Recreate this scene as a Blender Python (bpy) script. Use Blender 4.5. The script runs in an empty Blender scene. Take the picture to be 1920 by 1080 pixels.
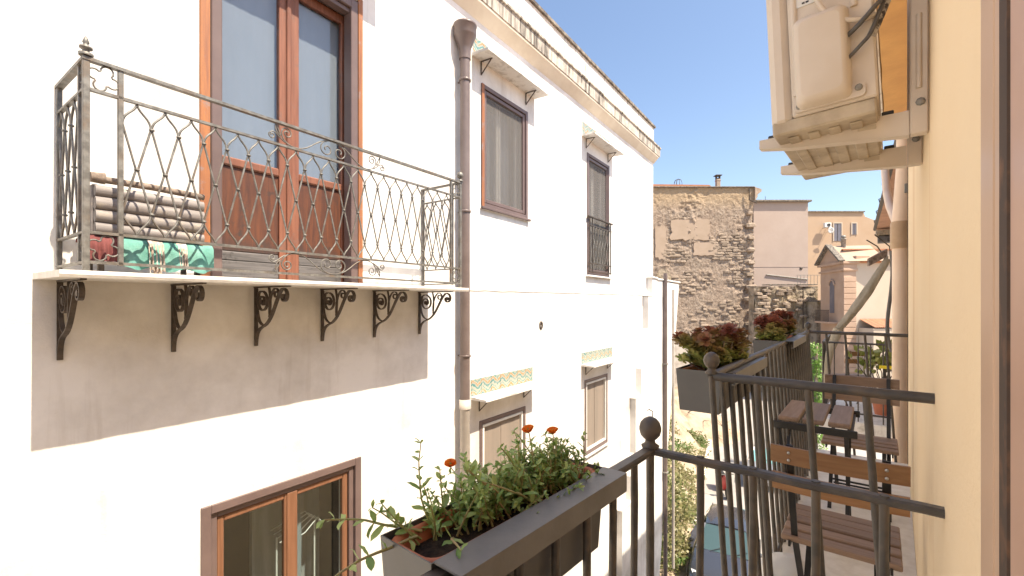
import bpy, math, random
from mathutils import Vector, Matrix, noise
random.seed(11)
PI=math.pi
sc=bpy.context.scene
col=sc.collection
# ---------------------------------------------------------------- camera, sky, sun, exposure
EYE=8.3                                     # camera height above the street
CAM_YAW=math.radians(40.194)                # optical axis, left of the street direction (+Y)
WALL_YAW=math.radians(5.46)                 # the white house veers left of the street direction
cam=bpy.data.cameras.new('camera'); cam.sensor_width=36; cam.lens=851/1920*36
cam.shift_y=31/1920; cam.clip_start=.02; cam.clip_end=3000
co=bpy.data.objects.new('camera',cam); col.objects.link(co)
co.location=(0,0,EYE); co.rotation_euler=(PI/2,0,CAM_YAW); sc.camera=co
SUN_EL=math.radians(58.5)
SUN_AZ=WALL_YAW+math.radians(.7)             # from over our own roof, almost square to the white wall
SN=Vector((math.cos(SUN_AZ)*math.cos(SUN_EL), math.sin(SUN_AZ)*math.cos(SUN_EL), math.sin(SUN_EL)))
w=bpy.data.worlds.new('World'); sc.world=w; w.use_nodes=True
nt=w.node_tree; nt.nodes.clear()
sky=nt.nodes.new('ShaderNodeTexSky'); sky.sky_type='NISHITA'; sky.sun_disc=False
sky.sun_elevation=SUN_EL; sky.sun_rotation=PI/2-SUN_AZ; sky.altitude=30; sky.air_density=1.0; sky.dust_density=1.6; sky.ozone_density=.6
bg=nt.nodes.new('ShaderNodeBackground'); bg.inputs[1].default_value=.088
out=nt.nodes.new('ShaderNodeOutputWorld'); nt.links.new(sky.outputs[0],bg.inputs[0]); nt.links.new(bg.outputs[0],out.inputs[0])
sd=bpy.data.lights.new('sun','SUN'); sd.energy=3.5; sd.angle=math.radians(.5); sd.color=(1,.87,.68)
so=bpy.data.objects.new('sun',sd); col.objects.link(so); so.location=(6,0,30)
so.rotation_euler=SN.to_track_quat('Z','Y').to_euler()
sc.view_settings.view_transform='Standard'; sc.view_settings.look='None'
sc.view_settings.exposure=1.55; sc.view_settings.gamma=1
sc.cycles.max_bounces=10; sc.cycles.diffuse_bounces=6; sc.cycles.transparent_max_bounces=16

# ---------------------------------------------------------------- measured geometry helpers
fpx,ux,vy=851.,960.,571.
Rv=Vector((math.cos(CAM_YAW),math.sin(CAM_YAW),0)); Fv=Vector((-math.sin(CAM_YAW),math.cos(CAM_YAW),0))
Lv=Vector((-math.sin(WALL_YAW),math.cos(WALL_YAW),0)); Nv=Vector((math.cos(WALL_YAW),math.sin(WALL_YAW),0))
WD=3.5
def ray(u,v): return Rv*((u-ux)/fpx)+Fv+Vector((0,0,-(v-vy)/fpx))
def T(u,n=0.):                              # distance along the white wall
    d=ray(u,0); k=-(WD-n)/d.dot(Nv); return k*d.dot(Lv)
def Z(u,v,n=0.):
    d=ray(u,v); k=-(WD-n)/d.dot(Nv); return EYE+k*d.z
def onz(u,v,z):                             # world point at height z above the street
    d=ray(u,v); k=(z-EYE)/d.z; return Vector((k*d.x,k*d.y,z))
def ony(u,v,y):
    d=ray(u,v); k=y/d.y; return Vector((k*d.x,y,EYE+k*d.z))

# ---------------------------------------------------------------- materials
def newmat(name):
    m=bpy.data.materials.new(name); m.use_nodes=True; t=m.node_tree
    return m,t,t.nodes['Principled BSDF']
def N_(t,k,**kw):
    n=t.nodes.new(k)
    for a,v in kw.items(): setattr(n,a,v)
    return n
def ramp(t,src,a,b,c0=(0,0,0,1),c1=(1,1,1,1)):
    r=N_(t,'ShaderNodeValToRGB'); r.color_ramp.elements[0].position=a; r.color_ramp.elements[1].position=b
    r.color_ramp.elements[0].color=c0; r.color_ramp.elements[1].color=c1
    t.links.new(src,r.inputs[0]); return r
def coords(t,stretch=(1,1,1),rot=(0,0,0)):
    tc=N_(t,'ShaderNodeTexCoord'); mp=N_(t,'ShaderNodeMapping'); mp.inputs['Scale'].default_value=stretch; mp.inputs['Rotation'].default_value=rot
    t.links.new(tc.outputs['Object'],mp.inputs[0]); return mp.outputs[0]
def noise_(t,vec,scale,detail=5,rough=.6,dist=0):
    n=N_(t,'ShaderNodeTexNoise'); n.inputs['Scale'].default_value=scale; n.inputs['Detail'].default_value=detail
    n.inputs['Roughness'].default_value=rough; n.inputs['Distortion'].default_value=dist
    t.links.new(vec,n.inputs['Vector']); return n.outputs['Fac']
def mixc(t,fac,a,b,blend='MIX'):
    m=N_(t,'ShaderNodeMix',data_type='RGBA',blend_type=blend)
    for s,v in ((m.inputs[0],fac),(m.inputs[6],a),(m.inputs[7],b)):
        if hasattr(v,'is_linked') or hasattr(v,'links'): t.links.new(v,s)
        elif isinstance(v,(int,float)): s.default_value=v
        else: s.default_value=(*v,1) if len(v)==3 else v
    return m.outputs[2]
def bumpn(t,b,h,strength=.3,dist=.01):
    n=N_(t,'ShaderNodeBump'); n.inputs['Strength'].default_value=strength; n.inputs['Distance'].default_value=dist
    t.links.new(h,n.inputs['Height']); t.links.new(n.outputs[0],b.inputs['Normal']); return n
def MAT(name,c1,c2=None,scale=6,lo=.4,hi=.65,rough=.7,metal=0,bump=0,bscale=60,bdist=.004,stretch=(1,1,1),rand=0,c3=None,s3=2,spec=.5,coat=0,trans=0):
    m,t,b=newmat(name); vec=coords(t,stretch)
    if rand:
        oi=N_(t,'ShaderNodeObjectInfo'); ad=N_(t,'ShaderNodeVectorMath',operation='ADD')
        ml=N_(t,'ShaderNodeMath',operation='MULTIPLY'); ml.inputs[1].default_value=37.
        t.links.new(oi.outputs['Random'],ml.inputs[0]); t.links.new(vec,ad.inputs[0]); t.links.new(ml.outputs[0],ad.inputs[1]); vec=ad.outputs[0]
    c=None
    if c2 is not None:
        f=noise_(t,vec,scale); r=ramp(t,f,lo,hi); c=mixc(t,r.outputs[0],c1,c2)
        if c3 is not None:
            f3=noise_(t,vec,s3,3); r3=ramp(t,f3,.5,.7); c=mixc(t,r3.outputs[0],c,c3)
    if rand:
        rr=N_(t,'ShaderNodeMapRange'); rr.inputs[3].default_value=1-rand; rr.inputs[4].default_value=1+rand
        t.links.new(oi.outputs['Random'],rr.inputs[0]); cc=N_(t,'ShaderNodeCombineColor')
        for i in range(3): t.links.new(rr.outputs[0],cc.inputs[i])
        c=mixc(t,1.0,c if c is not None else c1,cc.outputs[0],'MULTIPLY')
    if c is not None: t.links.new(c,b.inputs['Base Color'])
    else: b.inputs['Base Color'].default_value=(*c1,1)
    b.inputs['Roughness'].default_value=rough; b.inputs['Metallic'].default_value=metal
    b.inputs['Specular IOR Level'].default_value=spec; b.inputs['Coat Weight'].default_value=coat
    if bump: bumpn(t,b,noise_(t,vec,bscale,6,.65),bump,bdist)
    return m
def glassy(name,tint=(.9,.95,.95),refl=.9,base=.05,fac=.12):
    m,t,b=newmat(name); t.nodes.remove(b)
    o=t.nodes['Material Output']; tr=N_(t,'ShaderNodeBsdfTransparent'); tr.inputs[0].default_value=(*tint,1)
    gl=N_(t,'ShaderNodeBsdfGlossy'); gl.inputs['Roughness'].default_value=.02; gl.inputs['Color'].default_value=(refl,refl,refl,1)
    lw=N_(t,'ShaderNodeLayerWeight'); lw.inputs[0].default_value=.5; pw=N_(t,'ShaderNodeMath',operation='POWER'); pw.inputs[1].default_value=4.
    t.links.new(lw.outputs['Facing'],pw.inputs[0])
    ad=N_(t,'ShaderNodeMath',operation='ADD',use_clamp=True); ad.inputs[1].default_value=fac
    mx=N_(t,'ShaderNodeMixShader'); t.links.new(pw.outputs[0],ad.inputs[0]); t.links.new(ad.outputs[0],mx.inputs[0])
    t.links.new(tr.outputs[0],mx.inputs[1]); t.links.new(gl.outputs[0],mx.inputs[2]); t.links.new(mx.outputs[0],o.inputs[0])
    return m
def screen_mat(name,c,alpha):
    m,t,b=newmat(name); o=t.nodes['Material Output']; tr=N_(t,'ShaderNodeBsdfTransparent')
    b.inputs['Base Color'].default_value=(*c,1); b.inputs['Roughness'].default_value=.8
    mx=N_(t,'ShaderNodeMixShader'); mx.inputs[0].default_value=alpha
    t.links.new(tr.outputs[0],mx.inputs[1]); t.links.new(b.outputs[0],mx.inputs[2]); t.links.new(mx.outputs[0],o.inputs[0]); return m

def plaster_white():
    m,t,b=newmat('white_plaster'); v=coords(t); f=noise_(t,v,1.3,6,.62); r=ramp(t,f,.42,.78)
    c=mixc(t,r.outputs[0],(.80,.785,.765),(.47,.445,.415))
    vs=coords(t,(7,7,.5)); f2=noise_(t,vs,1.0,5,.6); r2=ramp(t,f2,.57,.80); mu=N_(t,'ShaderNodeMath',operation='MULTIPLY'); mu.inputs[1].default_value=.6
    t.links.new(r2.outputs[0],mu.inputs[0]); c=mixc(t,mu.outputs[0],c,(.42,.37,.32))
    f3=noise_(t,v,9,8,.7); r3=ramp(t,f3,.66,.76); mu3=N_(t,'ShaderNodeMath',operation='MULTIPLY'); mu3.inputs[1].default_value=.6
    t.links.new(r3.outputs[0],mu3.inputs[0]); c=mixc(t,mu3.outputs[0],c,(.36,.32,.28))
    t.links.new(c,b.inputs['Base Color']); b.inputs['Roughness'].default_value=.9; b.inputs['Specular IOR Level'].default_value=.2
    n1=noise_(t,v,5,6,.6); n2=noise_(t,v,70,4,.6); ad=N_(t,'ShaderNodeMath',operation='MULTIPLY_ADD'); ad.inputs[1].default_value=.25
    t.links.new(n2,ad.inputs[0]); t.links.new(n1,ad.inputs[2]); bumpn(t,b,ad.outputs[0],.35,.02); return m
def plaster_streaked(name,base,dark,amount=.5):
    m,t,b=newmat(name); vs=coords(t,(14,14,.9)); f=noise_(t,vs,1.0,8,.72); r=ramp(t,f,amount,amount+.2)
    v=coords(t); f2=noise_(t,v,1.6,6,.65); r2=ramp(t,f2,.34,.52); mu=N_(t,'ShaderNodeMath',operation='MULTIPLY')
    t.links.new(r.outputs[0],mu.inputs[0]); t.links.new(r2.outputs[0],mu.inputs[1])
    c=mixc(t,mu.outputs[0],base,dark); t.links.new(c,b.inputs['Base Color']); b.inputs['Roughness'].default_value=.95
    bumpn(t,b,noise_(t,v,25,8,.7),.3,.008); return m
def worn_wood(name,c1,c2,grey,zlo=None,zhi=None,stretch=(30,30,1.5)):
    m,t,b=newmat(name); vs=coords(t,stretch); f=noise_(t,vs,1,8,.65,.4); r=ramp(t,f,.35,.65); c=mixc(t,r.outputs[0],c1,c2)
    v=coords(t); f2=noise_(t,v,7,7,.7); r2=ramp(t,f2,.56,.66); c=mixc(t,r2.outputs[0],c,grey)
    if zlo is not None:
        sx=N_(t,'ShaderNodeSeparateXYZ'); t.links.new(v,sx.inputs[0]); ad=N_(t,'ShaderNodeMath',operation='MULTIPLY_ADD'); ad.inputs[1].default_value=.25
        t.links.new(f,ad.inputs[0]); t.links.new(sx.outputs[2],ad.inputs[2])
        mr=N_(t,'ShaderNodeMapRange'); mr.inputs[1].default_value=zlo+.12; mr.inputs[2].default_value=zhi+.12; mr.inputs[3].default_value=1; mr.inputs[4].default_value=0
        t.links.new(ad.outputs[0],mr.inputs[0]); c=mixc(t,mr.outputs[0],c,grey)
    t.links.new(c,b.inputs['Base Color']); b.inputs['Roughness'].default_value=.6; bumpn(t,b,f,.4,.004); return m
def tile_mat():
    m,t,b=newmat('majolica'); v=coords(t); sx=N_(t,'ShaderNodeSeparateXYZ'); t.links.new(v,sx.inputs[0])
    # zigzag bands:  z + |frac(x)-.5|
    def mth(op,a,b_=None,c_=None):
        n=N_(t,'ShaderNodeMath',operation=op)
        for i,q in enumerate((a,b_,c_)):
            if q is None: continue
            if isinstance(q,(int,float)): n.inputs[i].default_value=q
            else: t.links.new(q,n.inputs[i])
        return n.outputs[0]
    fx=mth('PINGPONG',mth('MULTIPLY',sx.outputs[0],10.),1.0); s=mth('ADD',mth('MULTIPLY',sx.outputs[2],15.),fx)
    s2=mth('ADD',s,mth('MULTIPLY',noise_(t,v,30,3),1.0)); fr=mth('FRACT',mth('MULTIPLY',s2,.5))
    cr=N_(t,'ShaderNodeValToRGB'); cr.color_ramp.interpolation='CONSTANT'; e=cr.color_ramp.elements
    e[0].position=0; e[0].color=(.34,.34,.29,1); e[1].position=.25; e[1].color=(.05,.20,.21,1)
    for p,c in ((.42,(.32,.32,.28)),(.58,(.36,.19,.05)),(.72,(.36,.35,.30)),(.85,(.10,.24,.23))):
        q=e.new(p); q.color=(*c,1)
    t.links.new(fr,cr.inputs[0]); wv=noise_(t,v,45,5); r=ramp(t,wv,.5,.68); c=mixc(t,r.outputs[0],cr.outputs[0],(.34,.33,.29))
    t.links.new(c,b.inputs['Base Color']); b.inputs['Roughness'].default_value=.35; return m
def stone_wall_mat():
    m,t,b=newmat('rubble_masonry'); v=coords(t); f=noise_(t,v,.45,7,.65); r=ramp(t,f,.38,.62); c=mixc(t,r.outputs[0],(.37,.285,.225),(.405,.33,.265))
    f2=noise_(t,v,4.2,8,.78); r2=ramp(t,f2,.42,.53); c=mixc(t,r2.outputs[0],(.24,.18,.135),c)
    f3=noise_(t,v,.22,5,.6); r3=ramp(t,f3,.54,.60); c=mixc(t,r3.outputs[0],c,(.405,.315,.245))
    sx=N_(t,'ShaderNodeSeparateXYZ'); t.links.new(v,sx.inputs[0])
    ad=N_(t,'ShaderNodeMath',operation='MULTIPLY_ADD'); ad.inputs[1].default_value=1.6; t.links.new(f2,ad.inputs[0]); t.links.new(sx.outputs[2],ad.inputs[2])
    mr=N_(t,'ShaderNodeMapRange'); mr.inputs[1].default_value=EYE+10.3; mr.inputs[2].default_value=EYE+11.6; t.links.new(ad.outputs[0],mr.inputs[0])
    c=mixc(t,mr.outputs[0],c,(.44,.33,.22)); t.links.new(c,b.inputs['Base Color']); b.inputs['Roughness'].default_value=.95
    bumpn(t,b,f2,.9,.25); return m
def bark_leaf(name,c1,c2,rand=.35,rough=.5,trans=.25,c3=None,top=None):
    m,t,b=newmat(name); oi=N_(t,'ShaderNodeNewGeometry'); c=mixc(t,oi.outputs['Random Per Island'],c1,c2)
    if c3 is not None:
        v=coords(t); f=noise_(t,v,c3[1],2); r=ramp(t,f,.45,.62); c=mixc(t,r.outputs[0],c,c3[0])
    if top is not None:
        sx=N_(t,'ShaderNodeSeparateXYZ'); t.links.new(oi.outputs['Position'],sx.inputs[0]); nz_=noise_(t,oi.outputs['Position'],7,3)
        ad=N_(t,'ShaderNodeMath',operation='MULTIPLY_ADD'); ad.inputs[1].default_value=.28; t.links.new(nz_,ad.inputs[0]); t.links.new(sx.outputs[2],ad.inputs[2])
        mr=N_(t,'ShaderNodeMapRange'); mr.inputs[1].default_value=top[1]+.14; mr.inputs[2].default_value=top[2]+.14; t.links.new(ad.outputs[0],mr.inputs[0]); c=mixc(t,mr.outputs[0],c,top[0])
    t.links.new(c,b.inputs['Base Color']); b.inputs['Roughness'].default_value=rough
    o=t.nodes['Material Output']; tl=N_(t,'ShaderNodeBsdfTranslucent'); t.links.new(c,tl.inputs[0]); mx=N_(t,'ShaderNodeMixShader'); mx.inputs[0].default_value=trans
    t.links.new(b.outputs[0],mx.inputs[1]); t.links.new(tl.outputs[0],mx.inputs[2]); t.links.new(mx.outputs[0],o.inputs[0]); return m

K={}
K['white']=plaster_white()
K['cove']=MAT('cream_cove',(.70,.64,.54),(.62,.55,.45),3,rough=.9,bump=.3)
K['streak']=plaster_streaked('streaked_fascia',(.58,.54,.48),(.10,.09,.08),.38)
K['parapet']=plaster_streaked('streaked_parapet',(.70,.67,.62),(.07,.065,.06),.50)
K['coping']=MAT('lichen_coping',(.10,.085,.075),(.28,.25,.21),8,rough=.95,bump=.6)
K['shutter']=MAT('brown_shutter',(.49,.33,.225),(.54,.37,.26),3,rough=.4)
K['shutter2']=MAT('brown_shutter_leaf',(.44,.27,.20),(.50,.32,.24),3,rough=.4)
K['gapshade']=MAT('dark_gap_shade',(.05,.028,.018),(.16,.075,.035),18,.5,.7,rough=.8)  # shade of the recessed frame gap, painted as a dark brown strip
K['mauve']=MAT('mauve_aluminium',(.128,.090,.085),(.155,.110,.103),3,rough=.42,bump=.05,spec=.4)
K['pipe']=MAT('brown_pipe',(.135,.103,.096),(.17,.133,.125),4,rough=.35)
K['pipe_grey']=MAT('beige_pipe',(.45,.41,.37),(.38,.34,.30),5,rough=.5)
K['oldwood']=worn_wood('peeling_wood',(.38,.15,.05),(.22,.085,.045),(.24,.18,.17))
K['doorwood']=worn_wood('door_wood',(.15,.052,.030),(.24,.095,.055),(.16,.085,.065),stretch=(30,30,2))
K['doorpanel']=worn_wood('door_panel',(.062,.021,.013),(.13,.043,.018),(.042,.026,.022),EYE+.40,EYE+.52,(26,26,2.5))
K['doorboard']=worn_wood('weathered_board',(.075,.07,.07),(.15,.14,.14),(.04,.035,.035),stretch=(3,20,40))
K['winwood']=MAT('window_wood',(.22,.105,.058),(.17,.078,.042),2,stretch=(20,20,1),rough=.45,bump=.1)
K['bluecloth']=MAT('sky_haze_cloth',(.20,.225,.245),(.245,.268,.285),1.3,.3,.75,rough=.9,stretch=(2.5,1,.7),spec=.2)  # bluish grey put in for the hazy sky reflection of the door panes
K['curtain']=MAT('pale_curtain',(.30,.30,.30),(.20,.20,.205),2,.35,.65,rough=.95,stretch=(9,1,.5))
K['beige']=MAT('beige_blind',(.26,.215,.18),(.22,.185,.155),1.2,rough=.95,stretch=(4,1,.4))
K['screen']=screen_mat('insect_screen',(.18,.17,.165),.42)
K['glass']=glassy('window_glass',(.9,.95,.95),.9,.05,.06)
K['dglass']=glassy('door_glass',(.95,.97,1),.8,0,.06)
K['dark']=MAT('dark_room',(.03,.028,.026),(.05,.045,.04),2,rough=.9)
K['iron']=MAT('grey_iron',(.12,.114,.104),(.21,.203,.188),22,.4,.6,rough=.5,metal=.25,bump=.25,bscale=120,bdist=.002,c3=(.16,.125,.095),s3=9)
K['irond']=MAT('dark_iron',(.055,.042,.034),(.10,.078,.062),20,rough=.55,metal=.2,bump=.3,bscale=90)
K['rail']=MAT('dark_grey_paint',(.055,.05,.046),(.085,.076,.07),14,rough=.42,bump=.35,bscale=45,bdist=.003,c3=(.115,.085,.062),s3=7)
K['marble']=MAT('marble_slab',(.80,.77,.72),(.66,.62,.56),9,rough=.5,bump=.15)
K['hood']=MAT('hood_marble',(.78,.76,.73),(.50,.47,.43),10,.5,.7,rough=.55,bump=.2)
K['majolica']=tile_mat()
K['ochre']=None
K['metalbox']=MAT('anthracite_metal',(.10,.10,.102),(.12,.12,.12),4,rough=.38,metal=.1,bump=.05)
K['flange']=MAT('sky_lit_grey_metal',(.17,.17,.172),(.13,.13,.132),7,rough=.4,bump=.1)  # planter metal made lighter: sky light on the flange put into the colour
K['terracotta']=MAT('terracotta_plastic',(.50,.17,.085),(.42,.13,.07),6,rough=.55)
K['soil']=MAT('soil',(.025,.018,.013),(.07,.045,.03),40,rough=1,bump=1,bscale=60,bdist=.02)
K['slat']=MAT('acacia_slat',(.22,.145,.10),(.31,.215,.155),2.5,.3,.7,rough=.6,stretch=(2,28,28),rand=.18,bump=.25,bscale=2)
K['slaty']=MAT('acacia_slat_long',(.22,.150,.11),(.31,.22,.165),2.5,.3,.7,rough=.6,stretch=(28,2,28),rand=.15,bump=.25,bscale=2)
K['slato']=MAT('orange_slat',(.25,.125,.055),(.34,.185,.085),2.5,.3,.7,rough=.5,stretch=(2,28,28),rand=.12,bump=.2,bscale=2)
K['black']=MAT('black_metal',(.018,.018,.018),(.03,.03,.03),8,rough=.45)
K['steel']=MAT('bolt_steel',(.5,.5,.5),(.4,.4,.4),10,rough=.3,metal=.9)
K['acbeige']=MAT('aged_beige_paint',(.70,.62,.53),(.63,.545,.45),3,.35,.7,rough=.45,bump=.06,c3=(.58,.48,.37),s3=2.2)
K['acdirty']=MAT('dirty_beige_paint',(.52,.44,.33),(.36,.29,.21),9,.4,.65,rough=.55,bump=.2)
K['cable']=MAT('grey_cable',(.09,.085,.08),(.13,.12,.11),9,rough=.5)
K['lag']=MAT('lagging_tape',(.48,.43,.37),(.06,.05,.045),26,.52,.6,rough=.9,bump=.5)
K['paper']=MAT('label_paper',(.74,.73,.70),rough=.6)
K['ink']=MAT('ink',(.03,.03,.035),rough=.6)
def ochre():
    m,t,b=newmat('ochre_plaster'); v=coords(t); f=noise_(t,v,1.1,6,.6); r=ramp(t,f,.3,.75); c=mixc(t,r.outputs[0],(.90,.745,.525),(.87,.69,.46))
    vs=coords(t,(2.4,2.4,.12)); f2=noise_(t,vs,1.3,5,.55); r2=ramp(t,f2,.57,.67); mu=N_(t,'ShaderNodeMath',operation='MULTIPLY'); mu.inputs[1].default_value=.55
    t.links.new(r2.outputs[0],mu.inputs[0]); c=mixc(t,mu.outputs[0],c,(.70,.47,.25))
    f3=noise_(t,vs,3.1,4,.6); r3=ramp(t,f3,.6,.8); mu3=N_(t,'ShaderNodeMath',operation='MULTIPLY'); mu3.inputs[1].default_value=.2
    t.links.new(r3.outputs[0],mu3.inputs[0]); c=mixc(t,mu3.outputs[0],c,(.88,.77,.58))
    t.links.new(c,b.inputs['Base Color']); b.inputs['Roughness'].default_value=.9; b.inputs['Specular IOR Level'].default_value=.2
    bumpn(t,b,noise_(t,v,60,8,.7),.6,.006); return m
K['ochre']=ochre()
K['ochre2']=MAT('ochre_soffit',(.70,.42,.17),(.62,.36,.15),5,rough=.9,bump=.5,bscale=25,bdist=.01)
K['peach']=MAT('peach_pipe',(.90,.72,.56),(.87,.66,.49),3,rough=.5)
K['peach2']=MAT('old_peach_joint',(.58,.42,.27),(.50,.35,.22),6,rough=.7)
K['pinkw']=MAT('pale_pink_render',(.40,.32,.275),(.43,.35,.305),.5,.35,.7,rough=.95,bump=.2,bscale=3,bdist=.05)
K['orangew']=MAT('pale_orange_render',(.42,.30,.205),(.45,.335,.24),.4,.35,.7,rough=.95)
K['cream']=MAT('cream_render',(.55,.47,.38),(.515,.43,.34),.4,rough=.95)
K['stucco']=MAT('salmon_stucco',(.43,.30,.22),(.48,.345,.26),.8,rough=.95,bump=.3,bscale=6,bdist=.03)
K['tileroof']=MAT('terracotta_roof',(.45,.21,.12),(.34,.16,.10),5,rough=.9,rand=.2,bump=.4,bscale=9)
K['pianelle']=MAT('eave_brick',(.52,.30,.20),(.44,.25,.17),4,rough=.9,rand=.12)
K['stone']=MAT('stone_block',(.37,.295,.23),(.26,.20,.15),2,rough=.95,rand=.25,bump=.6,bscale=6,bdist=.05)
K['masonry']=stone_wall_mat()
K['greystone']=MAT('grey_rubble',(.40,.33,.25),(.16,.13,.10),1.6,.45,.62,rough=.95,bump=.9,bscale=4,bdist=.2,c3=(.44,.35,.22),s3=.4)
K['asphalt']=MAT('street_concrete',(.36,.34,.31),(.27,.25,.23),.6,.35,.7,rough=.95,bump=.3,bscale=12,bdist=.01,c3=(.42,.39,.35),s3=.15)
K['kerb']=MAT('old_kerb',(.55,.50,.44),(.38,.33,.28),1.5,rough=.95,bump=.5,bscale=8,bdist=.02)
K['dirt']=MAT('dry_dirt',(.42,.34,.25),(.28,.21,.14),1.2,rough=1,bump=.6,bscale=5,bdist=.05)
K['leaf']=bark_leaf('portulaca_leaf',(.17,.30,.065),(.45,.56,.19),rough=.38,trans=.2)
K['stem']=MAT('green_stem',(.32,.34,.12),(.38,.26,.13),12,rough=.5)
K['petal']=bark_leaf('orange_petal',(.80,.16,.02),(.85,.28,.03),trans=.35)
K['sedum']=bark_leaf('sedum_leaf',(.20,.27,.06),(.42,.42,.14),rough=.45,trans=.15,top=((.28,.095,.065),EYE-.23,EYE-.11))
K['weed']=bark_leaf('dry_weed',(.17,.17,.06),(.34,.30,.15),trans=.25,c3=((.09,.16,.03),.9))
K['ivy']=bark_leaf('vine_leaf',(.10,.22,.03),(.22,.36,.07),trans=.3)
K['twig']=MAT('dry_twig',(.40,.32,.25),(.22,.16,.11),8,rough=.95,rand=.4)
K['canvas']=MAT('beige_canvas',(.44,.39,.30),(.33,.29,.21),5,rough=.95,stretch=(3,3,1),bump=.3,bscale=20)
K['teal']=MAT('teal_cloth',(.10,.29,.25),(.17,.37,.325),9,rough=.9,bump=.4,bscale=14,bdist=.02)
K['whitecloth']=MAT('woven_white',(.62,.56,.50),(.42,.33,.28),40,.45,.55,rough=.95,bump=.4)
K['redcloth']=MAT('maroon_cloth',(.15,.045,.045),(.22,.07,.068),10,rough=.95,bump=.4)
K['log']=worn_wood('weathered_log',(.27,.245,.24),(.17,.15,.145),(.36,.31,.25),stretch=(2.5,30,30))
K['endgrain']=MAT('log_end',(.30,.24,.20),(.14,.11,.09),25,rough=.95,bump=.6)
K['carpaint']=MAT('dark_grey_car_paint',(.055,.06,.075),rough=.25,metal=.3,coat=.8)
K['carpaint2']=MAT('silver_car_paint',(.42,.43,.44),rough=.28,metal=.5,coat=.6)
K['carglass']=MAT('car_glass',(.05,.09,.09),rough=.05,spec=.9,coat=.6)
K['carteal']=MAT('teal_car_glass',(.20,.42,.42),rough=.08,spec=.8,coat=.6)
K['tyre']=MAT('tyre_rubber',(.02,.02,.02),rough=.85)
K['chrome']=MAT('rim_alloy',(.45,.45,.46),rough=.3,metal=.8)
K['lampg']=MAT('headlight',(.65,.67,.70),rough=.1,spec=.9,coat=.8)
K['redpaint']=MAT('red_paint',(.50,.045,.04),(.40,.05,.05),5,rough=.35,coat=.3)
K['whitep']=MAT('white_plastic',(.72,.72,.70),(.65,.64,.62),6,rough=.5)
K['yellow']=MAT('yellow_tape',(.75,.60,.03),rough=.6)
K['zinc']=MAT('zinc_grey',(.30,.29,.27),(.20,.19,.17),7,rough=.6,metal=.2)
K['winfar']=MAT('far_window',(.13,.13,.16),(.17,.16,.19),3,rough=.4)

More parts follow.
